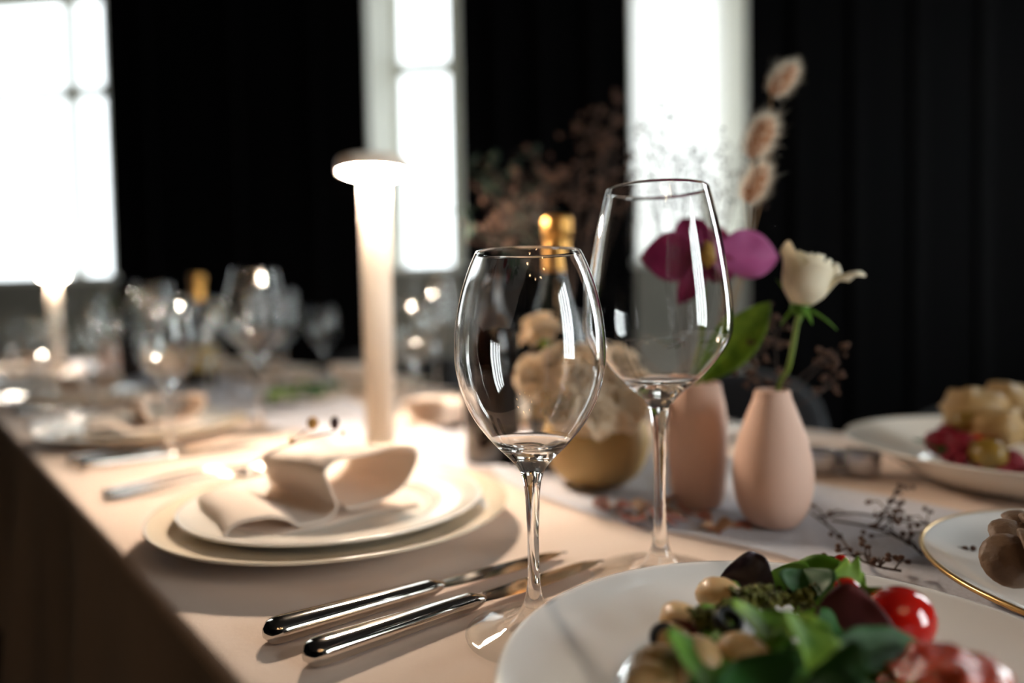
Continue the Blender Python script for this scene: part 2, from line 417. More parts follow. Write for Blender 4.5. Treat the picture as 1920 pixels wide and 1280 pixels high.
# right wall: local x runs towards -Y
RW = Matrix.Translation((3.6, 0, 0)) @ Matrix.Rotation(R(-90), 4, 'Z')
RSP = [(-3.0, -2.2), (1.15, 2.95)]
LO, HI = .45, 3.4
idx = wall_with_windows('wall_right', RSP, -3.9, 3.2, RW, 4, LO, HI)
structure('wall_rear', box(-5.4, 3.8, -3.5, -3.3, 0, CEIL), 'wall')
# daylight portals: area lamps flagged as portals only guide the sky light through the openings
def portal(M, cx_, cz, w, h, y):
    l = bpy.data.lights.new('sky_portal', 'AREA'); l.shape = 'RECTANGLE'; l.size = w; l.size_y = h; l.cycles.is_portal = True
    o = bpy.data.objects.new('sky_portal', l); col.objects.link(o)
    o.matrix_world = M @ Matrix.Translation((cx_, y, cz)) @ Matrix.Rotation(R(-90), 4, 'X')
    return o
for a_, b_ in OPEN: portal(FW, (a_ + b_) / 2, (SILL + HEAD) / 2, b_ - a_, HEAD - SILL, WD + .02)
for M_, sp in ((RW, RSP),):
    for a_, b_ in sp: portal(M_, (a_ + b_) / 2, (LO + HI) / 2, b_ - a_, HI - LO, .32)
structure('ground_outside', box(-30, 30, 5.4, 30, -.6, -.5), 'ground')

# ------------------------------------------------------------------ table, cloth, runner
U0, U1, TW = -1.15, 3.55, .93
t = thing('dining_table', 'long oak dining table hidden under the beige cloth', 'table', W((U0 + U1) / 2, TW / 2, -TZ), (0, 0, TROT))
L2 = (U1 - U0) / 2
obj('tabletop', bbox(-TW / 2 + .012, TW / 2 - .012, -L2 + .012, L2 - .012, TZ - .045, TZ - .004, .006), 'wood', t, smooth=False)
for sx in (-1, 1):
    for sy in (-1, 0, 1):
        obj('leg', mv(bbox(-.035, .035, -.035, .035, 0, TZ - .045, .005), (sx * (TW / 2 - .1), sy * (L2 - .15), 0)), 'wood', t, smooth=False)
def cloth():
    hx, hy, rc = TW / 2, L2, .03
    per = []
    def side(p, q, m):
        for i in range(m): per.append((Vector(p).lerp(Vector(q), i / m)))
    pts = []
    def seg(x0, y0, x1, y1, m, nx, ny):
        for i in range(m):
            s = i / m; pts.append((x0 + (x1 - x0) * s, y0 + (y1 - y0) * s, nx, ny))
    def arc(cx_, cy_2, a0):
        for i in range(6):
            a = a0 + PI / 2 * i / 6; pts.append((cx_ + rc * math.cos(a), cy_2 + rc * math.sin(a), math.cos(a), math.sin(a)))
    seg(hx, -hy + rc, hx, hy - rc, 150, 1, 0); arc(hx - rc, hy - rc, 0)
    seg(hx - rc, hy, -hx + rc, hy, 40, 0, 1); arc(-hx + rc, hy - rc, PI / 2)
    seg(-hx, hy - rc, -hx, -hy + rc, 190, -1, 0); arc(-hx + rc, -hy + rc, PI)
    seg(-hx + rc, -hy, hx - rc, -hy, 40, 0, -1); arc(hx - rc, -hy + rc, 1.5 * PI)
    V, F = [], []; n = len(pts); rings = []
    for ins in (.026, .012, .007, .003): rings.append(lambda x, y, nx, ny, i, ins=ins: (x - nx * ins, y - ny * ins, 0 - (0 if ins > .011 else (.0122 - ins) ** 2 * 14)))
    for d in (.006, .012, .03, .08, .15, .24, .34, .42):
        def g(x, y, nx, ny, i, d=d):
            s = (x * ny - y * nx)
            w = min(1, d / .3) ; f = (.018 * math.sin(s * 11 + 1) + .010 * math.sin(s * 26 + 2) + .014) * w * (1 if d > .012 else 0)
            return (x + nx * f, y + ny * f, -d - .002)
        rings.append(g)
    for r_ in rings:
        for i, p in enumerate(pts): V.append(Vector(r_(*p, i)))
    for k_ in range(len(rings) - 1):
        for i in range(n):
            j = (i + 1) % n; F.append([k_ * n + i, k_ * n + n + i, k_ * n + n + j, k_ * n + j])
    F.append(list(range(n)))
    return V, F
tc_ = obj('tablecloth', cloth(), 'cloth', loc=W((U0 + U1) / 2, TW / 2, 0), rot=(0, 0, TROT), solid=.0)
tag(tc_, 'plain beige linen cloth draped over the long table', 'tablecloth')

VASE_R, VASE_L, BOWL = P(1449, 985), P(1308, 948), P(1120, 905)
BOT1, BOT2, LAMP = P(922, 866), P(1052, 866), P(715, 848)
flat_spots = [(p.x, p.y, r_) for p, r_ in ((VASE_R, .06), (VASE_L, .06), (BOWL, .085), (BOT1, .06), (BOT2, .06), (LAMP, .09), (P(570, 752), .14), (P(1535, 888), .04), (P(1612, 892), .04), (Vector((.405, .395, 0)), .17), (Vector((.553, .705, 0)), .21))]
def runner():
    rnd = random.Random(3)
    def f(a, b):
        u = -.62 + a * 3.9; n = .345 + b * .22 + .025 * math.sin(u * 5 + 1) + .012 * math.sin(u * 13)
        if u < -.1: n += (-.1 - u) * .10
        p = W(u, n)
        h = .5 + .5 * math.sin(n * 70 + 2.2 * math.sin(u * 9) + 1.3 * math.sin(u * 21 + n * 9))
        h *= .5 + .5 * math.sin(u * 6.5 + n * 14 + 1.1)
        h += .35 * (.5 + .5 * math.sin(u * 33 + n * 40 + 3 * math.sin(n * 23)))
        m_ = 1
        for x, y, r_ in flat_spots:
            d = math.hypot(p.x - x, p.y - y); m_ = min(m_, max(0, min(1, (d - r_ * .7) / (r_ * .8))))
        h *= m_ * (1 if u > -.2 else .7)
        return (p.x, p.y, TZ + .0004 + h * .022)
    return grid(f, 420, 34)
tag(obj('gauze_runner', runner(), 'gauze'), 'crumpled sheer blue-grey gauze runner lying along the middle of the table', 'table runner')

# ------------------------------------------------------------------ glassware
def solid_glass(outer, wall_, zb, n=64):
    """outer: (r,z) from foot rim upward to rim of the bowl; inside wall starts at height zb"""
    ins = [(max(r - wall_, 0), z) for r, z in outer if z > zb][::-1]
    ins = [(r, z) for r, z in ins]
    first = ins[-1]
    tail = [(first[0] * .84, zb + (first[1] - zb) * .35), (first[0] * .60, zb + (first[1] - zb) * .05), (first[0] * .30, zb - .0006), (0, zb - .0002)]
    rim = [(outer[-1][0] - wall_ * .5, outer[-1][1] + wall_ * .45)]
    return [(0, .0004), (outer[0][0] * .6, .0004), (outer[0][0] - .001, 0)] + outer + rim + ins + tail
G1 = [(.0405, .0006), (.0408, .0016)] + prof([(.0395, .0024), (.030, .0038), (.018, .0066), (.0098, .0125), (.0058, .020), (.0040, .030), (.0034, .045), (.0035, .062), (.0045, .084), (.0060, .093),
      (.0085, .0985), (.0135, .1045), (.0225, .1135), (.0325, .1265), (.0395, .1410), (.0430, .156), (.0436, .168), (.0424, .184), (.0390, .2005), (.0345, .2140), (.0305, .2230)], 4)
G2 = [(.0485, .0006), (.0488, .0017)] + prof([(.0475, .0026), (.036, .0040), (.022, .0068), (.0120, .0135), (.0068, .022), (.0046, .034), (.0040, .055), (.0042, .080), (.0050, .105), (.0066, .119),
      (.0100, .1255), (.0170, .1325), (.0290, .1430), (.0410, .1570), (.0480, .1690), (.0497, .1800), (.0490, .1950), (.0465, .2150), (.0425, .2380), (.0378, .2590), (.0347, .2714)], 4)
def wine_glass(P_, wall_, zb, z0, loc, label, n=80):
    o = thing('wine_glass', label, 'wine glass', loc)
    V, F = lathe(solid_glass(P_, wall_, zb), n)
    sets = {'foot': [], 'stem': [], 'bowl': []}
    for f in F:
        z = sum(V[i].z for i in f) / len(f)
        sets['foot' if z < .0068 else 'stem' if z < z0 else 'bowl'].append(f)
    for k_, fs in sets.items():
        used = sorted({i for f in fs for i in f}); mp = {v: i for i, v in enumerate(used)}
        obj(k_, ([V[i] for i in used], [[mp[i] for i in f] for f in fs]), {'foot': 'glassfoot', 'stem': 'glassstem', 'bowl': 'glass'}[k_], o)
    return o
gA = P(1003, 1189); gB = P(1239, 1087)
gl1 = wine_glass(G1, .0009, .1115, .1045, gA + Vector((0, 0, .0005)), 'nearest stemmed wine glass, sharply in focus, its foot just under the salad plate rim')
gl2 = wine_glass(G2, .0010, .1395, .1325, gB + Vector((0, 0, .0005)), 'tall large-bowled wine glass in front of the purple orchid')
ORD = ['nearest', 'second', 'third', 'fourth', 'fifth', 'sixth']
def glass_copy(src, loc, label, group):
    c = copy_tree(src, loc, None, label, group)
    for ch in c.children:                  # far off and blurred: walls so thin they only mirror and pass light
        if ch.name.startswith('bowl'):
            ch.material_slots[0].link = 'OBJECT'; ch.material_slots[0].material = MT['glassfoot']
    return c

# ------------------------------------------------------------------ plates
def plate_prof(r, h, well, th=.0035, foot=.55):
    top = prof([(0, .0062), (well * .7, .0062), (well * .94, .0072), (well * 1.0, .0110), (well * 1.06, .0140), (r * .86, h * .72), (r * .985, h - .0006)], 5)
    under = prof([(r * .985, h - th * .9), (r * .84, h * .72 - th), (well * 1.02, .0055), (well * .9, .0025)], 4)
    return top + [(r, h - .0008), (r * 1.001, h - th * .45), (r * .997, h - th * .8)] + under + [(well * .86, 0), (well * .8, 0), (well * .78, .002), (0, .002)]
def plate(name, r, h, well, m, loc, label, cat='plate', group=None, gold=False, rot=0, n=96):
    if gold:
        o = thing(name, label, cat, loc, group=group)
        obj('dish', lathe(plate_prof(r, h, well), n), m, o)
        obj('gold_band', lathe([(r - .0015, h - .0002), (r + .0004, h - .0003), (r + .0012, h - .0018), (r + .0002, h - .0034), (r - .0015, h - .0030)], n, closed=True), 'gold', o)
        return o
    o = obj(name, lathe(plate_prof(r, h, well), n), m, loc=loc); return tag(o, label, cat, group)

def napkin_vf():
    pts = [(.150, .0016), (.11, .0014), (.06, .0014), (.02, .0014), (-.004, .003), (-.010, .0095), (-.002, .0165), (.020, .0175), (.036, .0125), (.046, .0065), (.060, .0065),
           (.068, .014), (.062, .030), (.058, .046), (.072, .055), (.105, .0545), (.135, .056), (.147, .050), (.143, .036), (.132, .020), (.112, .0115), (.085, .0105), (.078, .0125)]
    c = spline(pts, 6)
    Ln = .118
    def f(a, b):
        q = b * (len(c) - 1); i = min(int(q), len(c) - 2); p = c[i].lerp(c[i + 1], q - i)
        y = (a - .5) * Ln
        big = max(0, min(1, (p.x - .05) / .03)) * max(0, min(1, p.y / .03))
        z = p.y * (1 - .22 * a * big) + .0012 * math.sin(a * 9 + p.x * 60) * big
        x = p.x - .075 + .004 * math.sin(a * 4 + p.y * 50) + .010 * (a - .5) * (1 if p.x < .05 else -1)
        return (x, y * (1 + .06 * math.sin(p.x * 40)), z)
    return grid(f, 16, len(c) - 1)

def knife(name, loc, rot, label, group=None):
    o = thing(name, label, 'knife', loc, rot, group)
    L = .119
    def hf(a, b):
        t = a; w = .0100 * (1 - .34 * t); h = .0072 * (1 - .36 * t)
        if t < .09: k_ = math.sqrt(max(0, 1 - ((.09 - t) / .09) ** 2)); w *= .25 + .75 * k_; h *= .35 + .65 * k_
        if t > .93: k_ = (1 - t) / .07; w *= .62 + .38 * k_; h *= .42 + .58 * k_
        th = 2 * PI * b; c_, s_ = math.cos(th), math.sin(th)
        sx = math.copysign(abs(c_) ** .8, c_); sz = math.copysign(abs(s_) ** .8, s_)
        return (t * L, sx * w, sz * h + .0074 - .0012 * t)
    V, F = grid(hf, 40, 28)
    F += [list(range(28, -1, -1)), list(range(40 * 29, 41 * 29))]
    obj('handle', (V, F), 'steel', o)
    # blade: edge outline, wedge section
    NB = 26; V = []; F = []
    for i in range(NB + 1):
        t = i / NB; x = L - .003 + t * .112
        yt = .0052 + .0010 * math.sin(t * PI) - (.0075 * max(0, (t - .80) / .20) ** 2)
        yb = -.0058 - .0045 * math.sin(min(1, t * 1.15) * PI) ** .8 + (.0085 * max(0, (t - .86) / .14) ** 2.0)
        if yb > yt - .0003: yb = yt - .0003
        th = .0011 * (1 - .4 * t)
        V += [Vector((x, yt, .0060 + th)), Vector((x, (yt + yb) / 2, .0060 + th)), Vector((x, yb, .0060)), Vector((x, (yt + yb) / 2, .0060 - th)), Vector((x, yt, .0060 - th))]
    for i in range(NB):
        for j in range(5):
            k_ = (j + 1) % 5; F.append([i * 5 + j, i * 5 + 5 + j, i * 5 + 5 + k_, i * 5 + k_])
    F += [[0, 1, 2, 3, 4], [NB * 5 + q for q in (4, 3, 2, 1, 0)]]
    b = obj('blade', (V, F), 'steel', o); b.rotation_euler = (0, R(1.1), 0); b.location = (0, 0, .0022); flat_if_sharp(b, 40)
    return o
def fork(name, loc, rot, label, group=None):
    o = thing(name, label, 'fork', loc, rot, group)
    def hf(a, b):
        t = a; x = t * .135; w = .0078 * (1 - t) ** 1.1 + .0026; h = .0032 * (1 - .5 * t)
        if t < .08: w *= .3 + .7 * math.sqrt(max(0, 1 - ((.08 - t) / .08) ** 2))
        th = 2 * PI * b
        return (x, math.cos(th) * w, math.sin(th) * h * .8 + .003 + .010 * math.sin(t * PI * .9) * t)
    V, F = grid(hf, 24, 14); F += [list(range(14, -1, -1)), list(range(24 * 15, 25 * 15))]
    obj('handle', (V, F), 'steel', o)
    def pf(a, b):
        t = a; x = .132 + t * .026; w = .0030 + .0095 * min(1, t * 1.8) ** .7; th = 2 * PI * b
        return (x, math.cos(th) * w, math.sin(th) * .0012 + .0065 - .0045 * math.sin(t * PI / 2))
    V, F = grid(pf, 10, 14); F += [list(range(14, -1, -1)), list(range(150, 165))]
    obj('neck', (V, F), 'steel', o)
    for k_ in range(4):
        y = (k_ - 1.5) * .0060
        obj('tine', tube([(.156, y, .0022), (.170, y, .0014), (.185, y * .97, .0026), (.198, y * .95, .0075)], [.0017, .0015, .0012, .0006], 6), 'steel', o)
    return o

CH_OFF = Vector((0, 0, .0004))
def yaw_of(d): return math.atan2(d.y, d.x)
# charger + dinner plate + napkin at the first (sharpest) setting on the near edge
KYAW = yaw_of(P(1135, 1048, .004) - P(570, 1237, .006))
kA = knife('table_knife', P(570, 1240, .0045) - Vector((0, 0, .0045)), (0, 0, KYAW), 'front one of the two polished steel knives lying behind the nearest glass')
kB = knife('table_knife', P(494, 1197, .0045) - Vector((0, 0, .0045)), (0, 0, yaw_of(P(1105, 1022, .004) - P(495, 1195, .006))), 'rear one of the two polished steel knives, next to the shadow of the plates')
fF = P(196, 934, .003); fkdir = yaw_of(N)
fk1 = fork('dinner_fork', Vector((fF.x, fF.y, TZ + .0005)), (0, 0, fkdir - R(2)), 'steel fork left of the napkin plates, nearer of the pair')
fk2 = fork('dinner_fork', Vector((fF.x, fF.y, TZ + .0005)) + U * .030 + N * .004, (0, 0, fkdir + R(2)), 'steel fork left of the napkin plates, farther of the pair')
NAP = obj('folded_napkin', napkin_vf(), 'napkin', solid=.0016)
NDIR = P(520, 985, .05) - P(390, 890, .05)
tag(NAP, 'loosely folded cream napkin with open rolls on the nearest stacked plates', 'napkin')
CUT = []
left_u = [0, .66, 1.32, 1.98, 2.64]
right_u = [.27, 1.0, 1.63, 2.27, 2.9]
C1 = Vector((-.161, .601, TZ))
def setting(side, i, u):
    rnd = random.Random(100 * (side == 'R') + i)
    if side == 'L':
        c = C1 + U * u; flip = 1; where = 'on the near side'; a0 = 0
    else:
        c = W(u, TW - .165); flip = -1; where = 'on the far side'; a0 = PI
    o_ = ORD[i]
    nm = 'dressed only with a napkin' if 0 else ''
    pos = '%s place setting %s' % (o_, where)
    if side == 'L' and i == 0: pos = 'stack in sharpest view left of the knives'
    plate('charger_plate', .1545, .0235, .105, 'cream', c + CH_OFF, ('wide cream charger plate under the napkin plate, ' + pos) if i or side == 'R' else 'wide cream charger plate under the nearest napkin plate', group='cream charger plates')
    plate('dinner_plate', .131, .0215, .088, 'ceramic', c + Vector((0, 0, .0072)), ('white dinner plate on the charger, ' + pos) if i or side == 'R' else 'white dinner plate holding the nearest napkin', group='white dinner plates')
    nz = c + Vector((0, 0, .0142))
    off = N * .0 * flip
    if side == 'L' and i == 0:
        NAP.location = nz + Vector((-.026, .006, 0)); NAP.rotation_euler = (0, 0, yaw_of(-NDIR) - R(90)); NAP['group'] = 'folded cream napkins'
    else:
        o = NAP.copy(); col.objects.link(o); o.location = nz; o.rotation_euler = (0, 0, yaw_of(U) - R(90) + (0 if side == 'L' else PI) + rnd.uniform(-.2, .2))
        o['label'] = 'folded cream napkin on the plates, ' + pos
    d1, d2 = gA - C1, gB - C1
    if not (side == 'L' and i == 0):
        rot = Matrix.Rotation(0 if side == 'L' else PI, 3, 'Z')
        jj = Vector((rnd.uniform(-.012, .012), rnd.uniform(-.012, .012), 0))
        p1 = c + rot @ d1 + jj; p2 = c + rot @ d2 + jj
        if side == 'L' and i == 1: p1, p2 = P(322, 852), P(487, 812)
        p1.z = p2.z = TZ + .0005
        glass_copy(gl1, p1, 'smaller empty wine glass beside the %s' % pos, 'smaller wine glasses')
        glass_copy(gl2, p2, 'tall empty wine glass beside the %s' % pos, 'tall wine glasses')
        if i <= 3:
            base = kA.location - C1; base2 = kB.location - C1
            for q, (s_, b_, nmk) in enumerate(((kA, base, 'nearer'), (kB, base2, 'farther'))):
                cp = copy_tree(s_, c + rot @ b_, (0, 0, s_.rotation_euler.z + a0), '%s of two steel knives, %s' % (nmk, pos))
                cp['group'] = 'steel table knives'
            for q, (s_, nmk) in enumerate(((fk1, 'nearer'), (fk2, 'farther'))):
                cp = copy_tree(s_, c + rot @ (s_.location - C1) + Vector((0, 0, 0)), (0, 0, s_.rotation_euler.z + a0), '%s of two steel forks, %s' % (nmk, pos))
                cp.location.z = TZ + .0005; cp['group'] = 'steel dinner forks'
for i, u in enumerate(left_u): setting('L', i, u)
for i, u in enumerate(right_u): setting('R', i, u)

xn = NAP.copy(); col.objects.link(xn); xn.location = P(812, 800, .001); xn.rotation_euler = (0, 0, R(-35))
xn['label'] = 'spare folded cream napkin lying on the cloth right of the glowing lamp base'
# sprig with dried buds on the first napkin
def bud_sprig(loc, rot, label):
    o = thing('dried_sprig', label, 'dried sprig', loc, rot, 'sprigs on the napkins')
    obj('twig', tube(spline([(-.035, -.020, -.004), (-.020, -.004, .002), (0, .004, .008), (.018, .010, .012), (.030, .012, .013)], 5), .0009, 6), 'drydark', o)
    obj('twig', tube(spline([(-.006, .002, .007), (-.003, .014, .010), (.004, .026, .014)], 4), .0008, 6), 'drydark', o)
    obj('bud', mv(ball(.0042, .0042, .0062, 10, 8), (.030, .013, .021)), 'acorndark', o)
    obj('bud', mv(ball(.0052, .0052, .0060, 10, 8), (.010, .026, .020)), 'acorn', o)
    obj('bud', mv(ball(.0022, .0022, .0026, 8, 6), (-.006, .0, .010)), 'acorn', o)
    obj('bud', mv(ball(.0022, .0022, .0026, 8, 6), (.037, .011, .012)), 'acorn', o)
    return o
sp0 = P(560, 846, .0735)
SP = bud_sprig(sp0, (0, 0, .2), 'small twig with one dark and one tan bud on the nearest napkin')

# ------------------------------------------------------------------ lamps
def table_lamp(loc, label, group):
    o = thing('table_lamp', label, 'lamp', loc, group=group)
    obj('base', lathe(prof([(0, .014), (.030, .014), (.046, .0125), (.052, .008), (.053, .002)], 3) + [(.053, 0), (0, 0)], 48), 'lampwhite', o)
    obj('pole', lathe([(0, .014), (.0205, .014), (.0205, .376), (0, .376)], 36), 'lampwhite', o); flat_if_sharp(o.children[-1])
    obj('cap', lathe([(0, .4085)] + prof([(.020, .408), (.044, .4055), (.0500, .399), (.0505, .387)], 3) + [(.049, .3855), (.047, .387), (.0465, .391), (0, .392)], 48), 'lampwhite', o)
    obj('diffuser', lathe([(.0205, .3905), (.046, .3905), (.046, .3865), (.040, .383), (.0205, .380)], 48, closed=True), 'candle', o)
    return o
L1 = table_lamp(LAMP + Vector((0, 0, .0006)), 'slim white cordless table lamp glowing behind the nearest napkin plates', 'slim white table lamps')
copy_tree(L1, Vector((-1.905, 2.80, TZ + .0006)), label='slim white table lamp glowing far down the table below the left window')
# a chandelier above and behind the photographer: warm dots mirrored in the glasses
ch = thing('chandelier', 'brass chandelier with warm candle bulbs over the table end', 'chandelier', (.35, -.9, 2.2))
obj('rod', tube([(0, 0, 0), (0, 0, CEIL - 2.2)], .008, 8), 'brass', ch)
obj('hub', ball(.06, .06, .08, 20, 12), 'brass', ch)
for k_ in range(8):
    a_ = 2 * PI * k_ / 8; d = Vector((math.cos(a_), math.sin(a_), 0))
    obj('arm', tube(spline([d * .04, d * .2 + Vector((0, 0, -.06)), d * .38 + Vector((0, 0, -.03)), d * .42 + Vector((0, 0, .05))], 5), .006, 6), 'brass', ch)
    bl = obj('bulb', mv(ball(.017, .017, .034, 12, 8), d * .42 + Vector((0, 0, .09))), 'bulb', ch)

# ------------------------------------------------------------------ chairs on the far side
def chair(loc, rot, label):
    o = thing('tub_chair', label, 'chair', loc, rot, 'navy tub chairs on the far side')
    obj('seat', mv(bbox(-.25, .25, -.24, .24, .40, .49, .03), (0, 0, 0)), 'navy', o)
    def bf(a, b):
        an = PI * (1.06 - 1.12 * a) ; t = b
        inner = t > .5; tt = (1 - abs(2 * t - 1))
        r_ = .29 if not inner else .235
        top = .07 + .235 * math.sin(max(0, min(1, a)) * PI) ** .7
        z = .46 + top * (min(1, tt * 1.08)) + (.018 * math.sin(tt * PI / 2))
        rr = r_ + (.5 * (.2625 - r_)) * max(0, (tt - .85) / .15)
        return (math.cos(an) * rr, .0 + math.sin(an) * rr * .95, z)
    obj('backrest', grid(bf, 40, 24), 'navy', o)
    for sx in (-1, 1):
        for sy in (-1, 1):
            obj('leg', tube([(sx * .2, sy * .19, .42), (sx * .225, sy * .215, 0)], [.018, .011], 10), 'blackwood', o)
    return o
cpos = [-.33, .33, .99, 1.65, 2.31]
c0 = None
for i, u in enumerate(cpos):
    loc = W(u, TW + .30, -TZ)
    lab = ['navy tub chair behind the big platter at the right', 'navy tub chair across the table behind the pink vases', 'navy tub chair across the table behind the bottles', 'navy tub chair on the far side left of the bottles', 'navy tub chair at the far end of the far side'][i]
    if c0 is None: c0 = chair(loc, (0, 0, TROT - R(90)), lab)
    else: copy_tree(c0, loc, label=lab)
# ------------------------------------------------------------------ vases, bowl, bottles
def hollow(outer, wall_, zb):
    ins = [(max(r - wall_, 0), z) for r, z in outer if z > zb][::-1]
    return [(0, 0)] + outer + [(outer[-1][0] - wall_ / 2, outer[-1][1] + wall_ * .4)] + ins + [(0, zb)]
vR = obj('bud_vase', lathe(hollow(prof([(.0155, 0), (.0215, .003), (.0290, .016), (.0330, .036), (.0325, .055), (.0275, .078), (.0205, .098), (.0160, .110), (.0148, .1165)]), .003, .01), 56), 'pinkvase', loc=VASE_R + Vector((0, 0, .0015)))
tag(vR, 'pink clay teardrop vase holding the white rose', 'vase')
vL = obj('bud_vase', lathe(hollow(prof([(.018, 0), (.0225, .003), (.0255, .016), (.0275, .040), (.0285, .068), (.0270, .092), (.0240, .108), (.0225, .1175)]), .003, .01), 56), 'pinkvase', loc=VASE_L + Vector((0, 0, .0015)))
tag(vL, 'taller wide-mouthed pink clay vase behind the big glass stem', 'vase')
bw = obj('round_bowl', lathe(hollow(prof([(.026, 0), (.036, .003), (.050, .018), (.0575, .042), (.0565, .060), (.049, .078), (.043, .085)]), .004, .012), 56), 'ochre', loc=BOWL + Vector((0, 0, .0015)))
tag(bw, 'round matt ochre bowl filled with beige carnations', 'bowl')
def bottle(loc, label, kind):
    o = thing('wine_bottle', label, 'bottle', loc, group='dark bottles by the flowers')
    if kind == 0:
        obj('body', lathe([(0, 0)] + prof([(.029, 0), (.0335, .003), (.034, .02), (.034, .12), (.0335, .150), (.028, .172), (.017, .19), (.0128, .205), (.0125, .232)]) + [(0, .232)], 48), 'amber', o)
        obj('neck_ring', lathe([(.0125, .222), (.0150, .223), (.0152, .234), (.0125, .2355)], 32, closed=True), 'amber', o)
        obj('paper_label', lathe([(.0342, .05), (.0346, .0505), (.0346, .115), (.0342, .1155)], 48, closed=True), mat('brown paper label', (30, 17, 12), .6), o)
    else:
        obj('body', lathe([(0, 0)] + prof([(.034, 0), (.0385, .003), (.039, .02), (.039, .13), (.038, .160), (.031, .19), (.021, .218), (.0155, .245), (.0145, .305)]) + [(0, .305)], 48), 'darkgreen', o)
        obj('foil', lathe([(.0160, .2405)] + prof([(.0168, .242), (.0160, .262), (.0158, .280)]) + [(.0185, .283), (.0190, .305), (.017, .309), (0, .3095)], 40), 'foil', o)
        obj('paper_label', lathe([(.0392, .06), (.0396, .0605), (.0396, .125), (.0392, .1255)], 48, closed=True), 'label', o)
    return o
bottle(BOT1 + Vector((0, 0, .001)), 'dark brown bottle standing behind the nearest wine glass', 0)
bottle(BOT2 + Vector((0, 0, .001)), 'dark bottle with gold foil neck above the ochre bowl', 1)
b3 = bottle(W(1.30, .44, .001), 'dark bottle far down the table behind the lamp pole', 1)
b4 = bottle(W(1.86, .40, .001), 'dark brown bottle farthest down the table', 0)

# ------------------------------------------------------------------ flowers
def petal(L, Wd, r0, flare, curl, span, seed=0, nu=9, nv=10, notch=.0):
    rnd = random.Random(seed); p1 = rnd.uniform(0, 6)
    def f(a, b):
        s = b * 2 - 1; t = a
        w = (math.sin(PI * (t ** .62) * .88 + .12)) ** .6 if t < 1 else .35
        w = max(.3, math.sin(PI * min(1, .24 + .62 * t ** .9)) ** .45)
        an = s * span * w
        r_ = r0 * (.38 + .62 * math.sin(min(1, t * 2.4) * PI / 2)) + flare * t ** 2.4
        z = L * t * (1 - .16 * s * s * t) - curl * t ** 6
        z += .0012 * math.sin(s * 5 + p1) * t
        r_ += curl * .9 * t ** 7
        return (math.cos(an) * r_, math.sin(an) * r_, z)
    return grid(f, nu, nv)
def rose(base, axis, label, S=1.0):
    o = thing('rose', label, 'rose', base)
    zz = Vector(axis).normalized(); yy = zz.cross(Vector((1, 0, 0))).normalized(); xx = yy.cross(zz)
    q = Matrix((xx, yy, zz)).transposed()
    def add(nm, vf, m, solid=0, **k): return obj(nm, xf(vf, q.to_4x4()), m, o, solid=solid, **k)
    spec_ = []
    for k_ in range(3): spec_.append((.0430, .0050, .000, .0004, 1.5, k_ * 2.1))
    for k_ in range(4): spec_.append((.0440, .0100, .000, .0010, 1.25, k_ * 1.6 + .4))
    for k_ in range(4): spec_.append((.0400, .0148, .001, .0012, 1.15, k_ * 1.57 + .9))
    for k_, (L_, r_, fl, cu, sp_, an) in enumerate(spec_):
        add('petal', mv(petal(L_ * S, 0, r_ * S, fl * S, cu * S, sp_, k_), rot=(0, 0, an)), 'rose', .0006)
    # outer petals: the right one flares far out, the left one stands up, the front ones wrap
    add('petal', mv(petal(.040 * S, 0, .0172 * S, .021 * S, .005 * S, .55, 31), rot=(0, 0, R(-6))), 'rose', .0006)
    add('petal', mv(petal(.050 * S, 0, .0172 * S, .004 * S, .002 * S, .80, 32), rot=(0, 0, R(190))), 'rose', .0006)
    add('petal', mv(petal(.036 * S, 0, .0182 * S, .001 * S, .001 * S, 1.15, 33), rot=(0, 0, R(-85))), 'rose', .0006)
    add('petal', mv(petal(.043 * S, 0, .0172 * S, .012 * S, .003 * S, .5, 34), rot=(0, 0, R(30))), 'rose', .0006)
    add('calyx', mv(ball(.0075 * S, .0075 * S, .007 * S, 12, 8), (0, 0, -.002)), 'green')
    for an, dn, L_ in ((-5, -.25, .036), (150, .9, .030), (200, -1.0, .024), (280, -.5, .026), (60, -.3, .028)):
        d = Vector((math.cos(R(an)), math.sin(R(an)), dn * .8))
        lf = leaf(L_ * S, .0065 * S, .4 if dn < 0 else -.2, .4, 0, nu=8, nv=4, fat=.3)
        add('sepal', xf(lf, Matrix.Translation((0, 0, -.001)) @ Euler(align(d)).to_matrix().to_4x4()), 'green', .0005)
    return o
rb = Q(1500, 572, .56)
rs = rose(rb, Vector((.20, -.02, 1)), 'ivory-white half-open rose in the teardrop pink vase', 1.02)
mouth = VASE_R + Vector((0, 0, .115))
obj('stem', tube([v - rb for v in spline([VASE_R + Vector((-.006, 0, .02)), mouth + Vector((.004, 0, 0)), Q(1478, 690, .563), Q(1492, 620, .56), rb], 6)], .0022, 8), 'stem', rs)

def orchid(c, label):
    o = thing('orchid', label, 'orchid', c)
    def pt(an, L_, W_, m, tilt=.1, bend=.4, cup=.3, seed=0, spin=0):
        d = Vector((math.cos(R(an)), tilt, math.sin(R(an))))
        obj('petal', xf(leaf(L_, W_, bend, cup, .03, fat=.52, seed=seed, vein=.01), Euler(align(d, (0, -1, 0), spin)).to_matrix().to_4x4()), m, o, solid=.0007)
    pt(178, .062, .046, 'orchid', .05, .35, .3, 1)
    pt(118, .045, .040, 'orchid', .2, .3, .25, 2)
    pt(62, .036, .034, 'orchid', .25, .3, .25, 7)
    pt(2, .066, .046, 'orchidlight', -.15, .45, .35, 3, R(-12))
    pt(238, .050, .024, 'orchid', -.1, .4, .3, 4)
    pt(318, .030, .026, 'orchid', -.1, .3, .3, 5)
    obj('lip', mv(ball(.009, .010, .011, 14, 9, .15, 2), (.002, -.008, .002)), 'orchidlip', o)
    return o
oc = Q(1328, 482, .61)
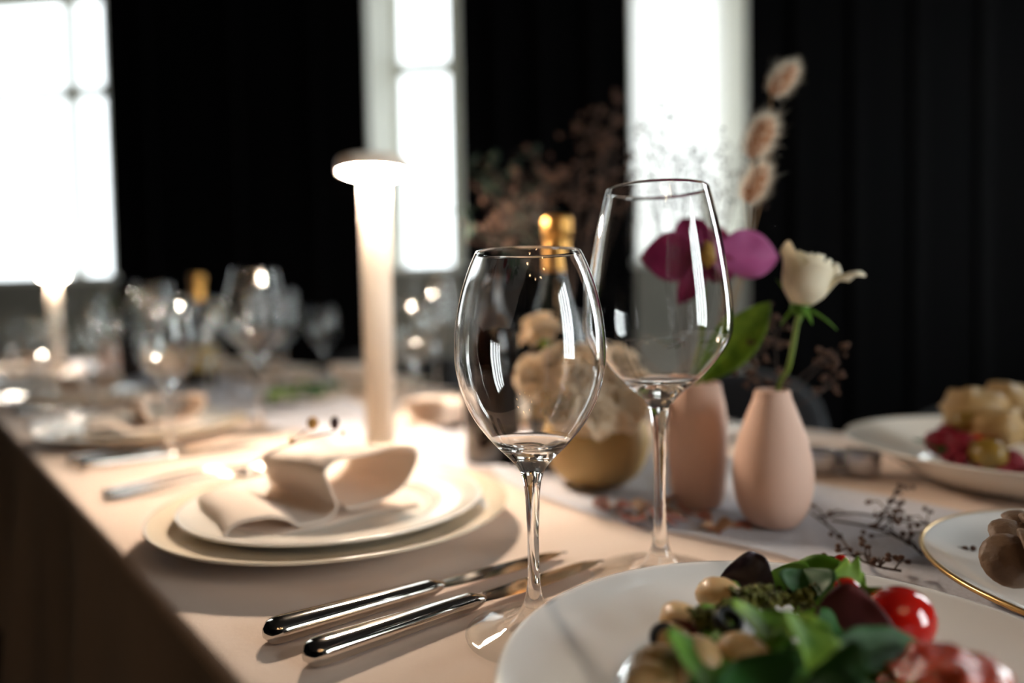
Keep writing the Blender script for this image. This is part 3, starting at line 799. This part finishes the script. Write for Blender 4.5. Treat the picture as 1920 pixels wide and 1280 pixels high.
orc = orchid(oc, 'magenta orchid bloom behind the tall wine glass')
vm = VASE_L + Vector((0, 0, .116))
obj('stem', tube([v - oc for v in spline([VASE_L + Vector((0, 0, .02)), vm, Q(1322, 620, .62), oc + Vector((0, .006, 0))], 6)], .0028, 8), 'stem', orc)
lb = Q(1318, 716, .615)
lf = obj('leaf', xf(leaf(.094, .036, -.35, .35, .01, fat=.5, seed=3), Euler(align(Q(1438, 578, .60) - lb, (-.35, -1, .2))).to_matrix().to_4x4()), 'lime', solid=.0007, loc=lb)
lf.parent = orc; lf.location = lb - oc

def bunny_tail(c, axis, root, label, L_=.040, seed=0):
    o = thing('bunny_tail_grass', label, 'dried grass', c, group='fluffy grass heads above the glasses')
    q = Vector(axis).normalized().to_track_quat('Z', 'Y').to_matrix().to_4x4()
    obj('seed_core', xf(ball(L_ * .21, L_ * .21, L_ * .42, 14, 12, .04, 4, seed), q), 'tailcore', o)
    rnd = random.Random(seed); V, F = [], []
    for i in range(620):
        z = rnd.uniform(-1, 1); a_ = rnd.uniform(0, 6.283); rr = math.sqrt(max(0, 1 - z * z))
        p = Vector((math.cos(a_) * rr * L_ * .21, math.sin(a_) * rr * L_ * .21, z * L_ * .42))
        d = Vector((math.cos(a_) * (rr * .75 + .1), math.sin(a_) * (rr * .75 + .1), .55 + .5 * z + rnd.uniform(-.25, .25))).normalized()
        ln = L_ * rnd.uniform(.18, .30) * (1.7 if rnd.random() < .04 else 1); s = d.orthogonal().normalized() * L_ * .0055
        s = Matrix.Rotation(rnd.uniform(0, 6), 3, d) @ s
        k_ = len(V); V += [p - s, p + s, p + d * ln]; F.append([k_, k_ + 1, k_ + 2])
    obj('fur', xf((V, F), q), 'tailhair', o, stuff=True)
    st = c - Vector(axis).normalized() * L_ * .42
    obj('stem', tube([v - c for v in spline([st, st.lerp(root, .3) + Vector((.012, 0, .0)), st.lerp(root, .7) + Vector((.004, 0, 0)), root], 6)], .0006, 5), 'straw', o)
    return o
vroot = vm + Vector((.006, .004, -.03))
bunny_tail(Q(1468, 150, .66), (.62, -.1, .78), vroot, 'topmost fluffy bunny-tail grass head against the dark wall', .040, 1)
bunny_tail(Q(1425, 258, .64), (.42, -.1, .9), vroot, 'middle fluffy bunny-tail grass head at the edge of the bright window', .046, 2)
bunny_tail(Q(1416, 345, .62), (.45, -.1, .9), vroot, 'lowest fluffy bunny-tail grass head just above the orchid', .042, 3)

def sprig(root, tips, label, m_stem, m_head, heads=14, hr=.0028, spread=.02, rad=.0008, seed=0, cat='dried flower', group=None, name='dried_flower_sprig', lobes=False):
    o = thing(name, label, cat, root, group=group); rnd = random.Random(seed)
    st, hd = [], []
    for tp in tips:
        tp = Vector(tp); mid = root.lerp(tp, .5) + Vector((rnd.uniform(-.01, .01), rnd.uniform(-.01, .01), .005))
        path = spline([root, mid, tp], 5); st.append(tube([v - root for v in path], rad, 5))
        for k_ in range(heads):
            b = path[rnd.randint(len(path) * 2 // 3, len(path) - 1)]
            e = tp + Vector([rnd.gauss(0, spread) for _ in range(3)])
            st.append(tube([b - root, b.lerp(e, .6) - root + Vector((0, 0, .002)), e - root], rad * .55, 4, cap=False))
            r_ = hr * rnd.uniform(.6, 1.3)
            if lobes:
                for q in range(5):
                    d = Vector([rnd.gauss(0, 1) for _ in range(3)]).normalized()
                    hd.append(mv(ball(r_ * .75, r_ * .75, r_ * .45, 6, 4), e - root + d * r_ * .9, (rnd.random() * 3, rnd.random() * 3, 0)))
            else: hd.append(mv(ball(r_, r_, r_ * .8, 6, 5), e - root))
    obj('stems', join(*st), m_stem, o); obj('florets', join(*hd), m_head, o, stuff=True)
    return o
# brown dried bunch standing in a dark vase behind the bottles
VB = Vector((.088, .955, TZ + .0015))
dv = obj('dark_vase', lathe(hollow(prof([(.03, 0), (.04, .003), (.048, .03), (.05, .08), (.04, .13), (.026, .17), (.028, .19)]), .003, .01), 40), 'amber', loc=VB)
tag(dv, 'dark vase behind the bottles holding the dried brown flowers', 'vase')
rb_ = VB + Vector((0, 0, .185))
for i, (tips, lab, ms, mh, hd, hr, sp_) in enumerate((
        ([(940, 405), (925, 440), (960, 380)], 'brown dried flower cluster leaning left above the nearest glass', 'drydark', 'dry', 10, .0038, .017),
        ([(1000, 360), (1030, 345)], 'brown dried flower cluster just left of the gold foil bottle neck', 'drydark', 'dry', 11, .0038, .023),
        ([(1080, 345), (1115, 380)], 'brown dried flower cluster just right of the gold foil bottle neck', 'drydark', 'dry', 11, .0038, .023),
        ([(1105, 245), (1150, 215), (1140, 270)], 'tallest brown dried flower cluster reaching the right-hand window edge', 'drydark', 'dry', 14, .0042, .018),
        ([(1150, 300), (1180, 350)], 'thin brown dried flower cluster behind the rim of the tall glass', 'drydark', 'dry', 11, .0036, .018),
        ([(985, 430), (1005, 400)], 'grey-brown dried flower cluster low beside the gold foil', 'drydark', 'grey', 14, .0045, .017))):
    sprig(rb_, [Q(x, y, .93 + .02 * i) for x, y in tips], lab, ms, mh, hd, hr, sp_, .0009, 40 + i, group='dried brown flowers behind the bottles', lobes=True)
# dark foliage behind
fo = thing('foliage_branch', 'dark green leafy branch against the wall right of the middle window', 'foliage', rb_)
rnd = random.Random(5)
for tip in ((880, 340), (900, 300), (865, 420), (930, 330), (890, 450), (1000, 320), (960, 290)):
    e = Q(tip[0], tip[1], 1.02) - rb_
    obj('twig', tube(spline([(0, 0, 0), e * .5 + Vector((0, 0, .03)), e], 5), .0012, 5), 'drydark', fo)
    for k_ in range(10):
        b = e * rnd.uniform(.45, 1.0) + Vector((0, 0, .02)); d = Vector([rnd.gauss(0, 1) for _ in range(3)])
        obj('leaf', xf(leaf(rnd.uniform(.02, .035), .014, .4, .2, nu=6, nv=3), Matrix.Translation(b) @ Euler(align(d)).to_matrix().to_4x4()), 'olive', fo, solid=.0005)
# fine airy sprigs in front of the right-hand window
for i, tips in enumerate(([(1215, 230), (1240, 250), (1200, 300)], [(1290, 300), (1320, 285), (1260, 340)], [(1370, 270), (1385, 320), (1350, 350)], [(1225, 385), (1290, 350), (1345, 400)])):
    sprig(vm + Vector((-.006, .006, -.02)), [Q(x, y, .70 + .02 * i) for x, y in tips],
          ['airy grey sprig at the left edge of the bright window', 'airy grey sprig at the centre of the bright window', 'airy grey sprig beside the bunny-tail heads', 'airy grey sprig right above the tall glass rim'][i],
          'drydark', 'drydark', 16, .0018, .022, .0004, 60 + i, group='airy sprigs before the bright window')
# brown sprigs by the rose
rr0 = mouth + Vector((.004, .006, -.02))
sprig(rr0, [Q(1548, 672, .60), Q(1565, 665, .60), Q(1552, 725, .60)], 'brown dried sprig hanging right of the rose stem', 'drydark', 'dry', 9, .0023, .007, .0005, 71, group='brown sprigs by the rose', lobes=True)
sprig(rr0, [Q(1425, 650, .60), Q(1410, 700, .61), Q(1450, 620, .60)], 'brown dried sprig between the green leaf and the rose stem', 'drydark', 'dry', 14, .0026, .010, .0005, 72, group='brown sprigs by the rose', lobes=True)

# beige carnations in the ochre bowl
def carnation(c, axis, r_, label, seed):
    o = thing('carnation', label, 'carnation', c, alignz(axis, seed), 'beige carnations in the ochre bowl')
    rnd = random.Random(seed)
    for ring, (cnt, L_, el) in enumerate(((7, 1.0, .25), (6, .85, .75), (5, .6, 1.2))):
        vf = leaf(r_ * L_, r_ * .80, .9 - ring * .5, .55, .09, fat=.72, seed=seed + ring, nu=9, nv=7)
        first = None
        for k_ in range(cnt):
            a_ = 2 * PI * k_ / cnt + ring * .5; d = Vector((math.cos(a_) * math.cos(el), math.sin(a_) * math.cos(el), math.sin(el)))
            if first is None:
                first = obj('petal', vf, 'carn', o, rot=align(d), solid=.0006, loc=(0, 0, -r_ * .25))
            else:
                cp = first.copy(); col.objects.link(cp); cp.parent = o; cp.rotation_euler = align(d)
    obj('calyx', mv(lathe(prof([(0, -r_ * 1.0), (r_ * .22, -r_ * .85), (r_ * .30, -r_ * .4), (r_ * .2, -r_ * .2)], 3), 14)), 'stem', o)
    return o
cb = BOWL + Vector((0, 0, .085))
for i, (px, py, D, r_, ax) in enumerate(((990, 700, .70, .030, (-.9, -.5, .4)), (1050, 680, .69, .030, (-.2, -.8, .5)), (1095, 705, .665, .032, (0, -1, .4)), (1155, 690, .68, .034, (.3, -.7, .6)),
                                       (1060, 765, .66, .028, (-.5, -.8, .2)), (1120, 775, .655, .028, (.1, -1, .3)), (1180, 760, .67, .030, (.6, -.8, .3)), (1010, 610, .74, .030, (-.3, -.3, .9)),
                                       (1110, 665, .73, .028, (.1, -.3, .9)), (1165, 665, .74, .026, (.4, -.2, .9)), (1205, 720, .71, .026, (.9, -.3, .4)))):
    wh = ['drooping farthest left over the bowl', 'upper left of the bunch', 'at the centre front of the bunch', 'large, right of the centre front', 'low, resting on the left bowl rim', 'low, at the middle of the bowl rim',
          'low, at the right of the bowl rim', 'highest on the left', 'high at the middle back', 'high at the right back', 'at the far right behind the tall glass'][i]
    carnation(Q(px, py, D), ax, r_, 'beige carnation ' + wh, 200 + i)

# loose petals on the cloth between bowl and vases
rnd = random.Random(11)
pv = {'petalpink': None, 'petalbeige': None}
spots = [(1150, 945), (1168, 962), (1190, 948), (1205, 968), (1222, 955), (1245, 975), (1262, 962), (1178, 975), (1290, 975), (1310, 985), (1335, 978), (1352, 988), (1380, 985), (1215, 940), (1270, 985), (1330, 995), (1140, 958), (1395, 975), (1238, 945), (1300, 962)]
for i, (px, py) in enumerate(spots):
    m = 'petalpink' if i % 3 else 'petalbeige'
    p = P(px, py, .004)
    vf = leaf(.020, .016, rnd.uniform(-1.6, 1.6), .5, .05, seed=i, nu=7, nv=5, fat=.6)
    o = obj('dried_petal', vf, m, loc=p, rot=(rnd.uniform(-.2, .2), rnd.uniform(-.3, .3), rnd.uniform(0, 6)), solid=.0005)
    tag(o, 'dried pink petal scattered on the cloth before the ochre bowl and vases' if m == 'petalpink' else 'dried beige petal scattered on the cloth before the ochre bowl and vases', 'petal', 'dried pink petals' if m == 'petalpink' else 'dried beige petals')

# brittle berry twigs lying on the runner at the right
def lying_twig(path, label, seed, n=12):
    pts = spline([P(x, y, z) for x, y, z in path], 6); root = pts[0]
    o = thing('dried_twig', label, 'dried twig', root, group='dried twigs on the gauze'); rnd = random.Random(seed)
    st, hd = [tube([v - root for v in pts], .0009, 5)], []
    for k_ in range(n):
        b = pts[rnd.randint(4, len(pts) - 1)]; e = b + Vector((rnd.uniform(-.022, .022), rnd.uniform(-.022, .022), rnd.uniform(-.002, .012)))
        e.z = max(e.z, TZ + .006)
        st.append(tube([b - root, b.lerp(e, .5) - root + Vector((0, 0, .004)), e - root], .0006, 4, cap=False)); hd.append(mv(ball(.0024, .0018, .0017, 7, 5), e - root))
        e2 = e + Vector((rnd.uniform(-.006, .006), rnd.uniform(-.006, .006), .001)); hd.append(mv(ball(.002, .002, .002, 7, 5), e2 - root))
    obj('twigs', join(*st), 'drydark', o); obj('berries', join(*hd), 'dry', o, stuff=True)
lying_twig([(1520, 960, .008), (1570, 1000, .012), (1600, 1040, .01), (1640, 1060, .012), (1690, 1070, .012)], 'curled dried berry twig nearest the salad plate', 1, 12)
lying_twig([(1530, 970, .01), (1600, 962, .016), (1680, 975, .014), (1760, 985, .012), (1790, 990, .01)], 'long dried twig pointing to the gold-rimmed plate', 2, 7)
lying_twig([(1560, 975, .012), (1640, 990, .014), (1700, 1015, .010), (1730, 1040, .008)], 'dark dried twig crossing the gauze before the gold-rimmed plate', 3, 10)
lying_twig([(1640, 985, .014), (1660, 960, .02), (1670, 940, .026), (1680, 925, .03)], 'upright wispy dried twig behind the gauze end', 4, 6)

# votive cups
def votive(loc, label):
    o = thing('votive_cup', label, 'votive', loc, group='silvery votive cups')
    obj('cup', lathe(hollow(prof([(.014, 0), (.019, .002), (.0215, .012), (.022, .026)]), .0015, .004), 32), 'silver', o)
    obj('candle', lathe([(0, .004), (.0185, .004), (.0185, .018), (0, .0175)], 24), 'wax', o)
    return o
votive(P(1535, 888) + Vector((0, 0, .002)), 'small silvery votive cup right of the rose vase, left of the pair')
votive(P(1612, 892) + Vector((0, 0, .002)), 'small silvery votive cup nearer the big platter')

# ------------------------------------------------------------------ served plates
SAL = Vector((.128, .283, TZ + .0006))
plate('salad_plate', .1385, .029, .086, 'ceramic2', SAL, 'large cool-white plate of green salad in the foreground')
GP = Vector((.405, .395, TZ + .0006))
plate('mushroom_plate', .1395, .024, .085, 'ceramic2', GP, 'white plate with a thin gold rim holding mushrooms', gold=True)
PL = Vector((.553, .705, TZ + .0006))
plate('serving_platter', .182, .044, .11, 'ceramic', PL, 'big white platter of vegetables and berries at the right edge')
def food(name, vf, m, loc, rot, label, cat, group=None, **k):
    return tag(obj(name, vf, m, loc=loc, rot=rot, **k), label, cat, group)
def at(px, py, D): return Q(px, py, D)
def fl(name, p, q, W_, m, label, bend=.5, cup=.3, ruffle=.03, upv=(0, -.5, 1), fat=.5, seed=0, cat='salad leaf', spin=0, lobes=0, stalk=None, grp='salad leaves on the front plate'):
    """leaf from p to q (its own length)"""
    d = q - p
    vf = leaf(d.length, W_, bend, cup, ruffle, fat=fat, seed=seed, lobes=lobes, nu=18, nv=10)
    M = Euler(align(d, upv, spin)).to_matrix().to_4x4()
    if stalk:
        o = thing(name, label, cat, p, group=grp); obj('blade', xf(vf, M), m, o, solid=.0005)
        obj('stalk', tube([(0, 0, 0), -d * .25 + Vector((0, 0, -.002)), -d * .5 + Vector((0, 0, -.001))], [.0011, .0010, .0006], 6), stalk, o); return o
    o = obj(name, xf(vf, M), m, loc=p, solid=.0005); return tag(o, label, cat, grp)
fl('basil_leaf', at(1452, 1112, .343), at(1350, 1074, .352), .030, 'purpleleaf', 'crinkled dark purple basil leaf at the back of the salad', .5, .9, .12, (0, -1, .5), seed=1)
fl('salad_leaf', at(1510, 1130, .335), at(1448, 1062, .352), .030, 'green', 'upright rounded green leaf tip at the back of the salad', .3, .2, .0, (0, -1, .35), .62, 2)
fl('salad_leaf', at(1650, 1130, .325), at(1450, 1078, .348), .034, 'green', 'broad green leaf lying over the back of the salad', .5, .25, .03, (0, -1, .5), .55, 3)
fl('salad_leaf', at(1520, 1130, .325), at(1505, 1055, .34), .026, 'deep', 'folded dark green leaf between the broad leaf and the tomato', .5, .8, .03, (-.3, -1, .3), .5, 4)
fl('salad_leaf', at(1560, 1075, .33), at(1640, 1100, .325), .020, 'lime', 'small curly light green leaf above the tomato', .8, .5, .07, (0, -1, .8), .5, 5, lobes=3)
fl('salad_leaf', at(1600, 1115, .32), at(1690, 1135, .31), .012, 'deep', 'narrow green leaf lying across the tomato', .5, .5, .04, (0, -1, .9), .5, 6)
fl('salad_leaf', at(1610, 1100, .32), at(1655, 1150, .305), .014, 'lime', 'pale frilly leaf edge hanging before the tomato', .6, .5, .06, (0, -1, .6), .5, 16, lobes=2)
fl('beet_leaf', at(1700, 1200, .290), at(1515, 1165, .298), .038, 'burgundy', 'burgundy beet leaf with its stalk pointing right', .6, .5, .03, (0, -1, .9), .6, 7, stalk='beetstem')
fl('salad_leaf', at(1450, 1215, .268), at(1435, 1128, .285), .036, 'lime', 'bright green curled leaf in the middle of the salad', .5, .5, .05, (0, -1, .3), .6, 8)
fl('salad_leaf', at(1515, 1260, .250), at(1515, 1145, .270), .026, 'lime', 'light green rounded leaf with a pale edge right of the middle', .5, .5, .03, (.2, -1, .4), .65, 9)
fl('salad_leaf', at(1290, 1200, .30), at(1380, 1155, .30), .022, 'lime', 'yellow-green leaf piece at the left of the salad', .5, .4, .04, (0, -1, .6), .5, 10)
fl('salad_leaf', at(1400, 1130, .325), at(1345, 1110, .33), .016, 'lime', 'tiny yellow-green leaf below the purple basil', .3, .3, .04, (0, -1, .3), .55, 11)
fl('salad_leaf', at(1550, 1240, .262), at(1768, 1190, .272), .020, 'deep', 'long dark green leaf pointing right beside the tomato pulp', .4, .4, .02, (0, -.7, 1), .45, 12)
fl('salad_leaf', at(1450, 1330, .235), at(1385, 1215, .250), .034, 'deep', 'large blurred dark leaf at the lower middle', .7, .5, .04, (0, -1, .6), .5, 13)
fl('salad_leaf', at(1600, 1345, .225), at(1490, 1262, .24), .044, 'deep', 'large blurred dark leaf at the bottom edge', .8, .5, .04, (.2, -1, .7), .5, 14)
fl('salad_leaf', at(1680, 1345, .225), at(1640, 1245, .245), .036, 'deep', 'large blurred dark leaf at the bottom edge near the tomato pulp', .8, .5, .04, (.2, -1, .7), .5, 15)
fl('salad_leaf', at(1330, 1310, .245), at(1340, 1190, .270), .042, 'green', 'olive green blurred leaf at the lower left of the salad', .6, .5, .04, (0, -1, .5), .5, 17)
fl('salad_leaf', at(1540, 1200, .29), at(1590, 1160, .30), .020, 'deep', 'small shadowed leaf under the beet leaf', .5, .3, .04, (0, -1, .6), .5, 18)
# tomatoes, beans, herbs, pulp
def half_tomato(loc, rot, r_, label):
    o = thing('cherry_tomato', label, 'tomato', loc, rot, 'cherry tomatoes in the salad')
    obj('skin', ball(r_, r_ * .95, r_ * 1.12, 24, 16), 'tomato', o)
    obj('scar', mv(ball(r_ * .16, r_ * .16, r_ * .05, 8, 5), (0, 0, r_ * 1.10)), 'beige', o)
    return o
half_tomato(at(1685, 1162, .305), (0, R(75), R(10)), .0150, 'glossy red cherry tomato at the right of the salad')
half_tomato(at(1590, 1108, .325), (0, R(60), R(100)), .0065, 'small red tomato piece under the curly leaf')
half_tomato(at(1578, 1056, .345), (0, 0, 0), .0042, 'tiny red radish tip standing behind the leaves')
food('tomato_pulp', ball(.023, .022, .016, 40, 26, .10, 4, 5), 'tartare', at(1785, 1300, .250), (0, 0, .4), 'shiny mound of chopped red tomato pulp at the right of the plate', 'tomato pulp')
for i, (px, py, D, r_, wh) in enumerate(((1240, 1250, .272, .012, 'lowest at the left'), (1275, 1165, .305, .012, 'under the herb paste at the left'), (1350, 1118, .33, .013, 'behind the tiny yellow-green leaf'), (1215, 1275, .262, .010, 'at the bottom left corner of the salad'),
                                 (1310, 1240, .27, .013, 'left of the olive green leaf'), (1395, 1230, .27, .012, 'under the large dark leaf'), (1260, 1200, .29, .010, 'next to the dark olive slice'))):
    food('butter_bean', ball(r_, r_ * .8, r_ * .72, 16, 10, .04, 2, i), 'bean', at(px, py, D), (.2, .1, i * 1.1), 'plump beige butter bean ' + wh, 'bean', 'beige butter beans')
rnd = random.Random(21)
def clump(name, pts, r_, m, label, cat, seed, n=60, sp=.004):
    rr = random.Random(seed); ps = []
    c0_ = pts[0]
    for k_ in range(n):
        q = rr.random() * (len(pts) - 1); i = int(q); b = pts[i].lerp(pts[min(i + 1, len(pts) - 1)], q - i)
        e = b + Vector((rr.gauss(0, sp), rr.gauss(0, sp), rr.gauss(0, sp * .6)))
        ps.append(mv(ball(r_ * rr.uniform(.4, 1.1), r_ * rr.uniform(.4, 1), r_ * rr.uniform(.3, .8), 7, 5, .2, 3, k_), e - c0_, (rr.random() * 3, rr.random() * 3, rr.random() * 3)))
    o = obj(name, join(*ps), m, loc=c0_, stuff=True); return tag(o, label, cat)
clump('herb_paste', [at(1265, 1172, .30), at(1330, 1160, .30), at(1395, 1130, .312), at(1425, 1112, .322), at(1445, 1130, .315)], .0024, 'pesto', 'coarse dark green herb paste across the back left of the salad', 'herb paste', 4, 520, .0030)
clump('herb_paste', [at(1480, 1120, .33), at(1520, 1115, .33)], .0022, 'pesto', 'dark seedy herb paste under the upright green leaf', 'herb paste', 6, 160, .003)
clump('salad_bed', [at(1300, 1275, .27), at(1430, 1245, .275), at(1560, 1260, .275), at(1660, 1260, .275)], .008, 'green', 'shadowed chopped greens filling the middle of the plate', 'greens', 8, 110, .008)
food('olive_slice', mv(lathe([(.0035, -.002), (.006, -.0028), (.0065, 0), (.006, .0028), (.0035, .002)], 20, closed=True)), 'blackwood', at(1245, 1195, .288), (1.2, .3, 0), 'dark olive ring at the left of the salad', 'olive')
food('olive_slice', mv(lathe([(.0035, -.002), (.006, -.0028), (.0065, 0), (.006, .0028), (.0035, .002)], 20, closed=True)), 'blackwood', at(1365, 1165, .285), (.5, .3, 0), 'dark olive ring on the olive green leaf', 'olive')
fl('onion_slice', at(1310, 1180, .29), at(1232, 1190, .29), .010, 'burgundy', 'thin purple onion slice over the left beans', .9, .5, 0, (0, -1, .5), .5, 33, cat='onion')
# mushrooms on the gold-rimmed plate
def mushroom(c, r_, label, seed, rot):
    o = thing('mushroom', label, 'mushroom', c, rot, 'brown mushrooms on the gold-rimmed plate')
    obj('cap', lathe([(0, r_ * .55)] + prof([(r_ * .5, r_ * .48), (r_ * .9, r_ * .15), (r_, -r_ * .12), (r_ * .8, -r_ * .18), (r_ * .3, -r_ * .08)], 4) + [(0, -r_ * .08)], 20), 'mushroom', o)
    obj('stalk', lathe([(0, -r_ * .9), (r_ * .28, -r_ * .88), (r_ * .24, -r_ * .4), (r_ * .3, -r_ * .05)], 12), 'beige', o)
    return o
for i, (px, py, D, r_, rt_, wh) in enumerate(((1905, 1010, .40, .015, (.6, .2, 0), 'topmost in the pile'), (1895, 1050, .37, .015, (1.0, -.5, 0), 'at the left front of the pile'), (1935, 1045, .365, .016, (1.3, .2, 1), 'at the right front of the pile'), (1925, 985, .42, .014, (.2, .4, 0), 'at the back of the pile'), (1960, 1010, .40, .018, (.3, .9, 0), 'cut by the right picture edge'), (1990, 1040, .385, .017, (.7, .3, 2), 'just outside the first ones on the right'), (2030, 1010, .41, .016, (.4, -.6, 1), 'in the heart of the pile'), (2040, 1060, .38, .015, (1.1, .4, 3), 'at the far right of the pile'))):
    mushroom(Q(px, py, D), r_, 'brown mushroom ' + wh, i, rt_)
clump('chopped_herbs', [P(1850, 975, .012), P(1875, 1000, .012), P(1900, 1075, .012), P(1915, 1090, .012)], .002, 'olive', 'scattered dark herbs around the mushrooms', 'herbs', 9, 40, .005)
# vegetables on the platter
base = PL + Vector((0, 0, .02))
for i, (px, py, D, rr_, m, wh, cat) in enumerate(((1830, 770, 0.725, 0.0324, 'beige', 'big pale roasted artichoke at the left of the heap', 'vegetable'), (1885, 765, 0.745, 0.0346, 'beige', 'big pale roasted artichoke at the top of the heap', 'vegetable'), (1935, 790, 0.725, 0.0324, 'beige', 'pale roasted artichoke cut by the picture edge', 'vegetable'), (1870, 800, 0.695, 0.0259, 'beige', 'pale roasted artichoke at the front of the heap', 'vegetable'),
        (1765, 830, 0.705, 0.0184, 'raspberry', 'crimson berry nearest the dark green leaf', 'berry'), (1800, 835, 0.685, 0.0173, 'raspberry', 'crimson berry between leaf and olives', 'berry'), (1785, 815, 0.720, 0.0162, 'raspberry', 'crimson berry behind the other two', 'berry'), (1895, 865, 0.665, 0.0151, 'raspberry', 'crimson berry at the lower right of the platter', 'berry'), (1850, 850, 0.665, 0.0194, 'oliveg', 'yellow-green olive at the front of the platter', 'olive'), (1815, 790, 0.710, 0.0162, 'oliveg', 'olive tucked under the left artichoke', 'olive'), (1830, 835, 0.690, 0.0151, 'tomato', 'dark red tomato piece behind the front olive', 'tomato'))):
    food('platter_vegetable' if cat == 'vegetable' else cat, ball(rr_, rr_ * .85, rr_ * .8, 20, 13, .13 if m == 'beige' else .05, 3, i), m, Q(px, py, D), (0, 0, i), wh, cat)
fl('spinach_leaf', Q(1765, 850, .68), Q(1722, 808, .72), .030, 'deep', 'dark green leaf at the left of the platter heap', .5, .4, .05, (0, -1, .3), .5, 51, grp='platter greens')
clump('sauce', [Q(1780, 855, .68), Q(1840, 868, .67), Q(1900, 872, .66)], .007, 'raspberry', 'dark red sauce under the platter vegetables', 'sauce', 12, 60, .008)

# ------------------------------------------------------------------ farther down the table
gp = P(570, 752); gp.z = TZ + .0006
plate('side_plate', .102, .018, .068, 'ceramic', gp, 'white plate of green leaves behind the lamp')
rnd = random.Random(17)
for k_ in range(16):
    a_ = rnd.uniform(0, 6.28); r_ = rnd.uniform(0, .06); p = gp + Vector((math.cos(a_) * r_, math.sin(a_) * r_, .014 + rnd.uniform(0, .022)))
    q = p + Vector((rnd.gauss(0, .03), rnd.gauss(0, .03), rnd.uniform(0, .015)))
    fl('lettuce_leaf', p, q, .035, 'lime' if k_ % 3 else 'deep', 'bright lettuce leaf heaped on the plate behind the lamp' if k_ % 3 else 'dark lettuce leaf heaped on the plate behind the lamp', .8, .5, .07, (0, 0, 1), .55, 80 + k_, grp='bright lettuce leaves' if k_ % 3 else 'dark lettuce leaves')
# more glasses crowding the far half of the table
more = [(.98, .36, 0, 'small empty wine glass on the runner side just beyond the second near plate'), (1.14, .50, 1, 'tall wine glass across the runner level with the third near plate'),
        (1.56, .40, 1, 'tall wine glass on the runner between third and fourth near plates'), (1.78, .56, 0, 'small wine glass on the far runner edge before the fourth plates'),
        (2.16, .40, 0, 'small wine glass on the runner before the fifth near plate'), (2.42, .56, 1, 'tall wine glass on the far runner edge behind the fourth plates'),
        (2.78, .52, 1, 'tall wine glass in the runner middle beside the last plates'), (2.95, .56, 0, 'small wine glass on the far runner edge beside the last plates'),
        (3.2, .30, 0, 'farthest small wine glass near the table end'), (.47, .56, 0, 'small wine glass across the runner behind the dark bottles')]
for i, (u, n, k_, lab) in enumerate(more):
    glass_copy(gl2 if k_ else gl1, W(u, n, .0005), lab, 'blurred wine glasses beyond the lamp')
# flowers at the far end
def far_arrangement(u, n, label, mh, seed, hgt=.16):
    p = W(u, n, .001)
    v = obj('bud_vase', lathe(hollow(prof([(.02, 0), (.03, .003), (.038, .03), (.034, .07), (.02, .1), (.02, .115)]), .003, .01), 32), 'pinkvase', loc=p)
    tag(v, 'small pink vase ' + label, 'vase', 'far pink vases')
    rr = random.Random(seed); r0 = p + Vector((0, 0, .11))
    sprig(r0, [r0 + Vector((rr.uniform(-.07, .07), rr.uniform(-.07, .07), hgt * rr.uniform(.6, 1))) for _ in range(4)], 'bunch of dried flowers ' + label, 'stem', mh, 16, .006, .018, .001, seed, group='far flower bunches', lobes=True)
far_arrangement(2.45, .45, 'far down the table in front of the left window', 'olive', 301, .2)
far_arrangement(2.1, .47, 'far down the table right of the left window', 'dry', 302, .18)
far_arrangement(1.5, .48, 'halfway down the table left of the lamp pole', 'carn', 303, .12)
# hedge outside
hd = obj('garden_hedge', mv(ball(5.5, .8, 1.1, 60, 20, .03, 9, 3), (-6.5, 9.5, .50)), 'hedge'); tag(hd, 'green hedge outside the left window', 'hedge')
